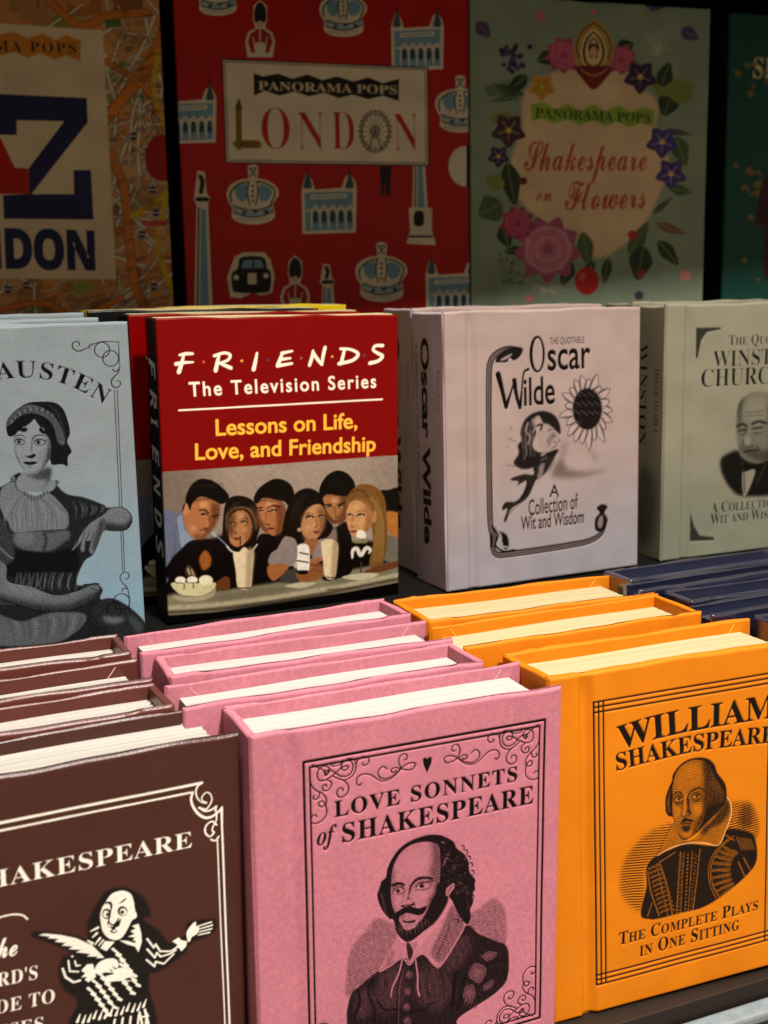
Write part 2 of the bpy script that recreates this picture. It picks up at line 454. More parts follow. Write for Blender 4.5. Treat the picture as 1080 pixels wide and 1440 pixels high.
def thing(name, label, cat, M, group=None):
    o = bpy.data.objects.new(name, None); o.empty_display_size = 0.01; COL.objects.link(o)
    o.matrix_world = M; o['label'] = label; o['category'] = cat
    if group: o['group'] = group
    return o

def seam(parent, name, p, q, w, y, material):
    """thin pale edge of the end paper on the inside of a board"""
    p, q = np.array(p, float), np.array(q, float); d = (q - p) / np.hypot(*(q - p)); n = np.array([-d[1], d[0]]) * w / 2
    c = [p - n, q - n, q + n, p + n]
    V = [(a[0], yy, a[1]) for yy in (y, y + 0.00012) for a in c]
    F = [(0, 1, 2, 3), (7, 6, 5, 4), (0, 4, 5, 1), (1, 5, 6, 2), (2, 6, 7, 3), (3, 7, 4, 0)]
    return add_mesh(name, V, F, material, parent, smooth=False)

def book(label, M, Wd, Ht, T, rgb, material, paper, spine='L', art=None, spine_art=None, group=None, name='small_hardback_book', b=0.002, over=0.003,
         sig=6, seed=0, hinge=True, spine_rgb=None, seam_mat=None, edge=0.0008, hinge_depth=0.0006, back_rgb=None, hinge_at=0.0062, inset=0.003, ridge=.00012, seam_w=.00018):
    root = thing(name, label, 'book', M, group)
    facing, other = ('front_cover', 'back_cover') if spine == 'L' else ('back_cover', 'front_cover')
    f = board(facing, Wd, Ht, b, root, material, rgb, art, spine if hinge else None, hinge_depth, edge, seed=seed, hinge_at=hinge_at)
    flip = lambda V: np.stack([Wd - V[:, 0], T - V[:, 1], V[:, 2]], -1)
    board(other, Wd, Ht, b, root, material, rgb if back_rgb is None else back_rgb, None, ('R' if spine == 'L' else 'L') if hinge else None, hinge_depth, edge, xf=flip, seed=seed + 1, hinge_at=hinge_at)
    sw = T - 0.0008
    if spine == 'L': xf = lambda V: np.stack([V[:, 1] - 0.0002, T - 0.0004 - V[:, 0], V[:, 2]], -1)
    else: xf = lambda V: np.stack([Wd - V[:, 1] + 0.0002, V[:, 0] + 0.0004, V[:, 2]], -1)
    board('spine', sw, Ht - 0.0002, 0.0018, root, material, rgb if spine_rgb is None else spine_rgb, spine_art, None, 0, min(edge, 0.0006), xf=xf, seed=seed + 2)
    x0, x1 = (0.0014, Wd - inset) if spine == 'L' else (Wd - 0.0014, inset)
    page_block(root, min(x0, x1), max(x0, x1), b - 0.0002, T - b + 0.0002, 0.003, Ht - over, paper, sig, seed, ridge) if spine == 'L' else \
        page_block(root, inset, Wd - 0.0014, b - 0.0002, T - b + 0.0002, 0.003, Ht - over, paper, sig, seed, ridge)
    if seam_mat:
        for yy, in ((T - b - 0.0001,),):
            if spine == 'L': seam(root, 'endpaper', (Wd - 0.0052, Ht - 0.0009), (Wd - 0.0080, Ht - 0.0045), seam_w, yy, seam_mat)
            else: seam(root, 'endpaper', (0.0052, Ht - 0.0009), (0.0080, Ht - 0.0045), seam_w, yy, seam_mat)
    return root

# ------------------------------------------------------------------ the printed covers
def dot(A, x, y, r, c, ry=None, **k):
    a = np.linspace(0, 2 * np.pi, 15)[:-1]
    return A.fill(np.stack([x + r * np.cos(a), y + (ry or r) * np.sin(a)], 1), c, smooth=True, **k)

def print_sonnets():
    A = Print(.0683, .08102, 9000, '#b9717e', [(351.26, 1037.01), (791.15, 964.33), (780.94, 1451.65), (368.64, 1575.71)], ink='#080304')
    D = .00024
    q = A.m(np.array([(427, 1073), (765.5, 1012.3), (760.3, 1431), (434.5, 1440)], float))
    x0, x1, z0, z1 = q[0, 0], q[1:3, 0].mean(), q[2, 1], q[:2, 1].mean(); cx, cz = (x0 + x1) / 2, (z0 + z1) / 2
    for d, w in ((0, .00026), (.00125, .0002)):
        p = np.array([(x0 + d, z0 + d), (x1 - d, z0 + d), (x1 - d, z1 - d), (x0 + d, z1 - d), (x0 + d, z0 + d)])
        A.put(A.stroke_contours(p, w), .97, deb=D)
    fx = lambda p: np.stack([2 * cx - p[:, 0], p[:, 1]], -1)
    fz = lambda p: np.stack([p[:, 0], 2 * cz - p[:, 1]], -1)
    F = [lambda p: p, fx, fz, lambda p: fx(fz(p))]
    A.at(680, 1005, 9)
    for s in ([(690,130),(640,175),(590,215),(545,275),(530,300),(515,290),(520,265),(545,255),(555,275)],
              [(460,335),(510,355),(570,360),(615,335),(635,280),(625,225),(595,195),(555,195),(515,220),(500,260),(515,295),(540,310),(555,290),(545,265)],
              [(555,255),(500,265),(455,300),(410,350),(370,385),(310,405),(265,385),(240,335),(245,280),(270,240),(310,220),(345,225),(370,255),(365,300),(340,325),(310,325),(295,305),(305,285),(335,280),(380,290),(430,320),(460,335)],
              [(460,350),(420,385),(370,425),(310,445),(250,425),(215,380),(205,320),(215,260),(250,220),(310,200)],
              [(205,300),(190,270),(150,245),(100,250),(65,280),(55,320),(75,350),(105,355),(130,335),(128,315)],
              [(400,400),(330,460),(295,530),(295,590),(325,625),(375,630),(415,595),(420,550),(400,520),(375,520),(355,540),(358,560)],
              [(530,370),(490,400),(480,440),(500,480),(540,490),(575,465),(578,430),(558,410),(538,425),(535,445)],
              [(710,310),(690,380),(650,440),(590,495),(550,555),(535,610),(550,650),(585,660),(615,635),(620,605),(600,590),(570,605),(548,650),(535,710),(540,770),(575,815),(630,830),(680,815),(705,780),(700,740),(675,720),(650,730),(645,755)],
              [(615,470),(610,500),(625,540),(655,545),(680,520),(670,495)],
              [(345,200),(365,230),(410,240),(460,230),(485,205),(478,180)], [(430,190),(450,210)]):
        A.line(s, 13.5, .98, flip=F, deb=D)
    A.at(420, 1010, 6)
    for s in ([(530,550),(515,570),(490,555),(495,510),(530,480),(590,475),(640,500),(690,530),(740,530),(800,500),(850,450),(880,415),(930,385),(975,380),(985,400),(960,435),(910,440),(870,430)],
              [(745,430),(715,412),(685,430),(670,470),(690,505),(740,515),(800,485),(850,440)],
              [(870,430),(850,390),(850,340),(880,305),(915,315),(912,350),(890,355)],
              [(860,430),(820,420),(785,435),(790,460),(815,455),(820,440)]):
        A.line(s, 9, .98, flip=F[:2], deb=D)
    A.at(0, 0, 1)
    A.fill([(601,1088),(595.5,1075),(595,1068.5),(598,1065.5),(601,1068.5),(604.5,1064.5),(607.5,1067),(607,1073.5)], .98, deb=D, smooth=False)
    A.text('LOVE SONNETS', [(469.5,1150),(729,1098.5)], 20.5, .99, track=.10, off=.006, deb=D)
    A.text('SHAKESPEARE', [(479,1186),(751,1130)], 25, .99, track=.06, off=.004, deb=D)
    A.text('of', [(446,1190),(469,1186)], 24, .99, font='ital', off=.004, deb=D)
    # portrait of a bearded gentleman in a wide collar
    A.at(470, 1160, 4.1538)
    tx = A.noise(.0003, .00012, 3, .55, 1.0)
    A.fill([(70,1000),(75,820),(110,700),(180,620),(240,545),(300,560),(350,590),(360,680),(280,830),(130,960)], .62, .75, soft=7, tex=tx)
    A.fill([(790,530),(860,480),(930,430),(990,480),(1005,560),(1000,690),(930,680),(800,600)], .62, .75, soft=7, tex=tx)
    body = A.fill([(75,1163),(75,1090),(100,990),(140,950),(265,850),(410,780),(440,810),(520,760),(620,830),(760,595),(850,640),(960,685),(1000,700),(1020,760),(1010,900),(940,985),(830,1060),(720,1140),(690,1250),(75,1300)], .90, soft=2, deb=.00008)
    for p, t, so in (([(280,870),(380,830),(400,1000),(330,1100),(240,1050)], .70, 25), ([(520,830),(640,860),(700,980),(600,1080),(480,1000)], .72, 25),
                     ([(650,780),(760,650),(800,720),(720,840),(660,850)], .73, 16), ([(120,1000),(200,960),(220,1080),(140,1140)], .72, 16)):
        A.fill(p, t, .9, soft=so, clip=body)
    for s, w, t in (([(260,1040),(300,1080),(370,1080),(430,1090),(520,1080),(580,1040)], 13, .98), ([(715,860),(700,960),(690,1060)], 24, .98), ([(140,960),(150,1040),(120,1130)], 16, .98),
                    ([(230,900),(200,980),(240,1090),(230,1160)], 12, .97), ([(620,850),(640,960),(660,1090)], 8, .94), ([(560,840),(540,930),(560,1010)], 8, .93), ([(300,900),(290,990)], 8, .93), ([(400,840),(372,960),(368,1160)], 8, .98), ([(408,845),(382,960),(378,1160)], 4, .5),
                    ([(770,880),(745,980),(720,1080)], 16, .98), ([(820,790),(890,820),(960,790),(1005,800)], 10, .98), ([(900,870),(960,860),(1000,870)], 9, .96)):
        A.line(s, w, t, soft=2.5, clip=body)
    for p, t in (([(780,870),(820,805),(885,825),(890,870),(850,930),(790,900)], .55), ([(760,945),(815,930),(830,1000),(790,1050),(750,1010)], .6), ([(850,775),(900,735),(960,750),(905,800)], .6), ([(865,940),(930,900),(935,940),(870,980)], .66)):
        A.fill(p, t, soft=3, clip=body); A.line(p + p[:1], 7, .98, clip=body)
        q = np.array(p, float); A.fill(q * .45 + q.mean(0) * .55, t - .12, soft=9, clip=body)
    for k in range(9): A.line([(765 + k * 9, 1010 + k * 5), (750 + k * 9, 1050 + k * 3)], 4, .5 if k % 2 else .97)
    for x, y in ((440,880), (430,978), (426,1068), (430,1150)):
        dot(A, x, y, 30, .97, soft=3); dot(A, x - 2, y - 2, 23, .62, soft=4); dot(A, x - 7, y - 8, 8, .42, soft=4)
    # collar
    A.fill([(265,858),(300,770),(340,700),(365,655),(400,690),(430,695),(430,760),(385,785),(330,825)], .10, soft=1.5)
    A.fill([(440,820),(470,750),(520,690),(580,620),(640,540),(690,465),(720,520),(765,575),(740,640),(680,740),(620,830),(575,790),(520,755),(480,775)], .08, soft=1.5)
    A.fill([(690,470),(760,570),(700,690),(625,805),(565,745),(620,620),(655,540)], .55, .75, soft=7)
    for k in range(7): A.line([(690 - 4 * k, 520 + 22 * k), (655 - 10 * k, 640 + 22 * k), (600 + 2 * k, 760)], 4, .7, .5, soft=1.5)
    A.fill([(300,800),(340,720),(350,760),(320,830)], .35, .8, soft=6)
    A.fill([(430,690),(470,685),(492,702),(455,745)], .14, soft=1)
    A.fill([(422,690),(445,700),(462,748),(440,795),(428,760)], .86, soft=2)
    A.line([(265,858),(330,825),(400,780),(440,820),(480,775),(520,755),(575,790),(620,830),(740,640),(765,575)], 6, 0.0)
    # head (hair, beard and face)
    A.at(520, 1170, 6.75)
    A.fill([(215,830),(185,825),(120,750),(80,660),(70,590),(95,520),(110,470),(150,430),(165,350),(200,270),(260,180),(340,110),(440,60),(560,28),(660,30),(740,60),(800,100),(830,160),(900,215),(940,290),(950,380),(990,440),(1000,520),(975,610),(985,660),(955,740),(960,810),(930,880),(890,850),(830,760),(770,640),(735,650),(640,830),(520,940),(460,990),(370,1045),(310,1020),(260,960),(240,880)], .95, soft=2, deb=.00008)
    for k in range(13):
        a = k * .21 - 1.1; x, y = 800 + 185 * math.cos(a), 480 + 370 * math.sin(a)
        A.line([(x - 20, y - 20), (x + 8, y - 14), (x + 14, y + 12), (x - 6, y + 24)], [10, 13, 9, 4], .95)
    face = A.fill([(205,500),(210,400),(235,300),(290,205),(370,135),(470,100),(560,95),(630,115),(660,160),(668,260),(668,380),(660,480),(640,560),(610,640),(560,730),(520,800),(470,860),(430,905),(370,930),(320,910),(290,860),(260,800),(225,730),(205,640),(200,560)], .10, soft=2)
    A.fill([(590,100),(680,140),(690,520),(640,680),(560,760),(545,640),(600,560),(610,470),(565,400),(580,300),(590,220)], .66, .8, soft=20, clip=face)
    A.fill([(560,95),(670,140),(668,330),(620,330),(640,220),(600,140)], .5, .8, soft=14, clip=face)
    A.fill([(200,420),(225,320),(240,400),(225,640),(250,760),(215,740)], .5, .7, soft=12, clip=face)
    A.fill([(240,600),(300,590),(330,640),(300,690),(250,680)], .0, .5, soft=14, clip=face)
    A.fill([(440,570),(530,570),(540,640),(470,690),(440,650)], .02, .6, soft=16, clip=face)
    A.fill([(290,230),(420,160),(540,170),(560,330),(430,400),(300,380)], .02, .6, soft=30, clip=face)
    A.fill([(650,480),(740,560),(745,660),(640,840),(520,940),(400,1000),(425,925),(475,855),(520,790),(550,730),(590,640),(620,580)], .94, soft=6)
    A.fill([(222,750),(262,810),(292,880),(335,925),(400,935),(445,895),(475,845),(540,800),(480,965),(370,1045),(300,1010),(245,930)], .92, soft=5)
    for k in range(26):
        x = 260 + k * 12; y = 960 - abs(k - 8) * 7 + 16 * math.sin(k * 2.3)
        A.line([(x, y - 35), (x + 6 * math.sin(k), y), (x + 5, y + 32)], [2, 5, 2], .45 if k % 3 else .99, .6, soft=1.5)
    A.fill([(222,812),(250,765),(315,722),(370,703),(420,715),(470,725),(540,704),(520,765),(470,795),(400,780),(350,772),(300,800),(262,850),(232,845)], .96, soft=2)
    A.fill([(285,810),(320,790),(350,790),(320,850),(300,860)], .3, soft=5); A.fill([(455,805),(490,790),(505,820),(470,845)], .18, soft=6)
    A.fill([(320,822),(360,797),(400,802),(428,820),(390,836),(340,838)], .16, soft=2)
    A.fill([(315,842),(380,846),(432,833),(430,858),(370,868),(325,860)], .92, soft=2)
    A.fill([(325,895),(400,872),(440,880),(420,912),(360,930),(328,918)], .16, soft=5)
    A.fill([(203,508),(240,480),(290,474),(328,490),(330,512),(280,502),(230,518)], .93, soft=2)
    A.fill([(392,495),(430,445),(490,422),(560,424),(604,440),(592,458),(530,447),(470,457),(430,482),(402,512)], .94, soft=2)
    A.fill([(212,535),(270,505),(328,512),(328,585),(270,598),(216,580)], .6, .6, soft=8); A.fill([(425,505),(500,458),(605,462),(585,525),(520,553),(435,545)], .6, .6, soft=8)
    A.fill([(225,567),(260,532),(300,530),(318,560),(280,582),(245,584)], .10, soft=1); dot(A, 268, 556, 21, .96); dot(A, 275, 549, 5, .1)
    A.line([(220,572),(255,526),(300,520),(326,546)], 9, .96); A.line([(232,585),(280,592),(320,572)], 4, .7)
    A.fill([(443,532),(475,492),(530,487),(566,515),(520,542),(470,547)], .10, soft=1); dot(A, 495, 508, 24, .96); dot(A, 504, 500, 6, .1)
    A.line([(438,524),(475,480),(530,476),(605,462)], 10, .96); A.line([(450,544),(510,552),(570,530)], 5, .8)
    A.fill([(402,500),(388,560),(372,620),(402,640),(432,690),(402,706),(350,702),(340,690),(357,640),(366,570),(380,500)], .78, soft=4)
    A.fill([(345,662),(388,632),(412,668),(380,684),(350,686)], .06, soft=3); A.fill([(293,700),(325,692),(345,706),(310,716)], .93, soft=2)
    A.line([(330,560),(318,620),(298,690)], 5, .55, soft=2)
    A.fill([(725,585),(730,540),(775,500),(803,488),(803,530),(775,570),(750,608),(730,606)], .14, soft=2); A.line([(748,572),(772,528),(790,515)], 9, .8)
    A.line([(750,612),(752,650)], 7, .1)
    rs = np.random.RandomState(8); hair = A.fill([(680,110),(760,90),(820,170),(900,240),(940,360),(985,500),(960,640),(940,780),(880,760),(790,620),(740,500),(690,420),(690,250)], None, 0)
    for k in range(46):
        x, y = 690 + 260 * rs.rand(), 110 + 620 * rs.rand(); a = rs.rand() * 6.28; r = 16 + 16 * rs.rand()
        A.line([(x + r * math.cos(a), y + r * math.sin(a)), (x + r * math.cos(a + .9), y + r * math.sin(a + .9)), (x + r * math.cos(a + 1.8), y + r * math.sin(a + 1.8)), (x + r * .8 * math.cos(a + 2.7), y + r * .8 * math.sin(a + 2.7))], [2, 5 + 5 * rs.rand(), 6, 2], .55 + .3 * rs.rand(), .75, soft=2.5, clip=hair)
    for p in ([(690,330),(712,300),(722,272)], [(728,210),(742,222),(756,214)], [(700,290),(730,250),(748,262)], [(680,95),(700,104),(715,98)], [(800,318),(815,322)]): A.line(p, [4, 10, 4], .3, .8, soft=2.5)
    for k in range(10): A.line([(90 + 6 * k, 560 + 22 * k), (110 + 5 * k, 590 + 22 * k), (125 + 4 * k, 640 + 18 * k)], [2, 6, 2], .62, .7, soft=2)
    A.at(470, 1160, 4.1538)
    A.line([(400,782),(378,870),(342,950),(332,1010)], [8, 9, 6], .06); A.line([(476,790),(488,880),(488,955),(498,1000)], [8, 9, 9], .06)
    A.engrave([(40,30),(1060,30),(1060,1300),(40,1300)], .00048, 30, .42, 5)
    return A

def print_plays():
    A = Print(.06807, .08074, 7000, '#c87006', [(771.2, 950.46), (1136.12, 893.43), (1126.72, 1343.65), (779.13, 1437.49)], ink='#0a0401')
    D = .00024
    q = A.m(np.array([(839.6,982),(1091,943.5),(1091,1315.3),(836,1384)], float))
    x0, x1, z0, z1 = q[[0, 3], 0].mean(), q[[1, 2], 0].mean(), q[2:, 1].mean(), q[:2, 1].mean()
    for k in range(3):
        d = k * .00118; w = .0002
        for a, b in (((x0, z0 + d), (x1, z0 + d)), ((x0, z1 - d), (x1, z1 - d)), ((x0 + d, z0), (x0 + d, z1)), ((x1 - d, z0), (x1 - d, z1))):
            A.put(A.stroke_contours(np.array([a, b]), w), .97, deb=D)
    A.text('WILLIAM', [(873,1051.5),(915,1038),(972,1024.5),(1010,1018),(1091,1004.5)], 32, .99, off=.006, deb=D)
    A.text('SHAKESPEARE', [(866,1081.5),(920,1067),(975,1054),(1030,1046.5),(1089,1040)], 23, .99, off=.005, deb=D)
    A.text('The Complete Plays', [(870,1325.5),(1067,1276.5)], 17, .98, off=.004, smallcaps=True, track=.06, slant=.06, deb=D)
    A.text('in One Sitting', [(899,1342),(1040,1304.5)], 18.5, .98, off=.004, smallcaps=True, track=.06, slant=.06, deb=D)
    A.at(860, 1040, 4.909)
    ht = A.hatch(.00062, 8, .5, .0003, 5)
    A.fill([(60,940),(80,830),(150,720),(260,620),(430,565),(330,780),(240,870),(225,1100),(190,1170),(110,1110),(60,1030)], .93, soft=14, tex=ht)
    A.fill([(820,430),(920,405),(975,430),(1015,520),(1020,620),(980,670),(800,610)], .93, soft=10, tex=A.hatch(.0006, -4, .5, .0003, 6))
    A.fill([(900,440),(960,440),(975,560),(930,600),(880,560)], .9, .75, soft=16)
    body = A.fill([(200,1190),(240,1000),(240,870),(300,790),(430,730),(530,700),(740,710),(800,600),(960,625),(1000,690),(1005,820),(940,920),(800,1040),(640,1140),(480,1180),(330,1218),(260,1222)], .95, soft=3, deb=.00006)
    gold = .40
    for s, w in (([(480,760),(462,960),(450,1180)], 7), ([(503,760),(488,960),(478,1180)], 5), ([(560,750),(545,950),(528,1180)], 5), ([(612,740),(590,950),(562,1170)], 7), ([(330,830),(380,980),(420,1190)], 8), ([(312,840),(345,1000),(390,1200)], 5), ([(330,830),(440,760)], 6),
                 ([(250,890),(275,1040),(330,1200)], 8), ([(845,650),(745,740),(690,860),(700,980),(755,1085)], 8), ([(815,660),(715,760),(672,870),(685,990),(730,1090)], 6), ([(790,640),(850,680)], 7), ([(880,830),(925,930)], 8), ([(915,800),(960,880)], 8), ([(280,1110),(250,1200)], 7)):
        A.line(s, w, gold, soft=1.2, clip=body)
    for k in range(17):
        y = 775 + k * 25; A.line([(530 - k * 1.3, y), (529 - k * 1.3, y + 3)], 9, .25, clip=body)
        A.line([(468 - k, y), (490 - k * 1.2, y + 14)], 4, .55, soft=1, clip=body); A.line([(572 - k * 2, y), (592 - k * 2.4, y + 14)], 5, .55, soft=1, clip=body)
        A.line([(470 - k, y + 12), (488 - k * 1.2, y + 2)], 3, .6, soft=1, clip=body)
    for k in range(11):
        y = 875 + k * 30; x = 258 + k * 8
        A.line([(x, y), (x + 30, y - 14), (x + 62, y - 26)], 13, .52, soft=2, clip=body); A.line([(x + 70, y - 30), (x + 90 + k, y - 15)], 8, .5, soft=2, clip=body)
    for k in range(9):
        a = -1.15 + k * .27; cx, cy = 900, 900
        A.line([(cx - 205 * math.cos(a * .8), cy + 195 * math.sin(a)), (cx - 150 * math.cos(a * .8) , cy + 165 * math.sin(a) - 4), (cx - 85 * math.cos(a), cy + 135 * math.sin(a) - 8)], [15, 20, 26], .52, soft=3, clip=body)
    for k in range(5): A.line([(870 + 22 * k, 660 + k * 3), (905 + 20 * k, 740)], 13, .56, soft=3, clip=body)
    A.fill([(318,782),(370,680),(430,560),(480,640),(530,680),(600,640),(680,560),(760,480),(800,380),(830,420),(825,500),(790,610),(740,710),(650,695),(560,692),(450,715),(380,745)], .30, soft=1.5)
    A.fill([(610,610),(700,520),(770,420),(812,400),(815,480),(760,560),(700,590),(640,640)], .80, soft=12)
    for k in range(9): A.line([(345 + 20 * k, 765 - 9 * k), (400 + 16 * k, 690 - 2 * k)], 3, .55, .6, soft=1); 
    for k in range(8): A.line([(580 + 20 * k, 690), (640 + 15 * k, 640 - 6 * k)], 3, .6, .6, soft=1)
    A.line([(318,782),(380,745),(450,715),(560,694),(650,697),(740,710),(790,610),(826,500),(822,420),(800,380)], 6, '#dfa968')
    A.line([(312,790),(360,680),(425,560)], 4, .9)
    # head
    A.at(930, 1055, 9.818)
    A.fill([(110,880),(65,810),(62,640),(105,490),(150,390),(165,300),(250,180),(370,95),(520,65),(640,80),(730,150),(780,280),(880,420),(905,560),(890,680),(800,800),(700,900),(600,1000),(480,1120),(330,1205),(250,1150),(190,1000),(160,890)], .93, soft=3, deb=.00006)
    for k in range(12): A.line([(660 + 14 * k, 170 + 26 * k), (670 + 17 * k, 420 + 12 * k), (640 + 20 * k, 760 - 8 * k)], [3, 10, 3], (.45, .62, .55)[k % 3], .8, soft=5)
    for k in range(5): A.line([(140 - 10 * k, 480 + 40 * k), (110 - 5 * k, 640 + 20 * k), (125 - 3 * k, 820)], [3, 10, 3], .55, .8, soft=5)
    face = A.fill([(165,600),(160,500),(178,380),(215,270),(290,175),(400,112),(520,98),(600,120),(630,200),(642,350),(642,520),(635,680),(610,820),(570,950),(500,1080),(400,1165),(320,1182),(262,1145),(212,1050),(175,920),(158,760)], .36, soft=3)
    A.fill([(220,360),(290,220),(420,150),(530,180),(560,400),(440,480),(250,520)], .20, soft=35, clip=face)
    A.fill([(570,100),(660,160),(660,700),(560,980),(430,1170),(470,1010),(560,800),(590,500),(590,300)], .85, soft=26, clip=face)
    A.fill([(300,560),(355,600),(345,800),(330,860),(300,850),(315,700)], .10, .8, soft=8, clip=face)
    A.fill([(180,740),(270,760),(270,860),(200,900)], .18, soft=16, clip=face); A.fill([(440,730),(550,700),(560,820),(470,870)], .16, soft=20, clip=face)
    A.fill([(300,1100),(400,1090),(440,1060),(400,1140),(330,1160)], .18, soft=10, clip=face)
    for k in range(14): A.line([(240 + 3 * k, 300 + 15 * k), (400, 285 + 15 * k), (580 - k, 300 + 15 * k)], 4, .62, .35, soft=2, clip=face)
    for ex, ey, sg in ((245, 645, 1), (490, 605, 1)):
        A.fill([(ex-75,ey+10),(ex-30,ey-70),(ex+45,ey-65),(ex+75,ey-10),(ex+40,ey+75),(ex-35,ey+80)], .68, .8, soft=8)
        A.fill([(ex-55,ey+12),(ex-5,ey-30),(ex+52,ey-8),(ex+15,ey+24)], .08, soft=2); dot(A, ex + 8, ey - 6, 25, .97, soft=1); dot(A, ex + 16, ey - 14, 6, .1)
        A.line([(ex-62,ey+10),(ex-10,ey-38),(ex+62,ey-12)], 10, .95, soft=1); A.line([(ex-45,ey+45),(ex+5,ey+58),(ex+55,ey+30)], 6, .8, soft=2)
    A.line([(160,600),(205,552),(265,545),(322,605)], [8, 18, 20, 8], .93, soft=2); A.line([(358,640),(415,535),(500,490),(560,495),(602,535)], [14, 22, 20, 8], .93, soft=2)
    A.fill([(362,620),(395,640),(398,770),(425,830),(392,872),(345,868),(366,770),(352,680)], .82, soft=6)
    A.line([(308,650),(302,740),(284,850),(315,878),(350,892)], 9, .88, soft=2); dot(A, 372, 845, 14, .2, soft=6)
    A.fill([(262,985),(305,915),(340,898),(380,912),(470,942),(400,955),(345,948),(300,968)], .96, soft=4)
    A.fill([(285,965),(350,958),(425,972),(390,1008),(320,1018),(285,992)], .62, soft=3); A.line([(280,978),(350,985),(425,975)], 7, .97); A.fill([(310,995),(370,992),(350,1010)], .25, soft=4)
    A.fill([(285,1020),(410,1010),(378,1085),(345,1100),(312,1085)], .88, soft=9)
    A.engrave([(-200,-300),(1200,-300),(1200,2300),(-200,2300)], .00055, 20, .40, 7)
    v = A.noise(.016, .02, 12) * .6 + A.noise(.004, .004, 13) * .4
    A.col *= np.stack([.94 + .12 * v, .92 + .16 * v, .92 + .16 * v], -1)
    return A

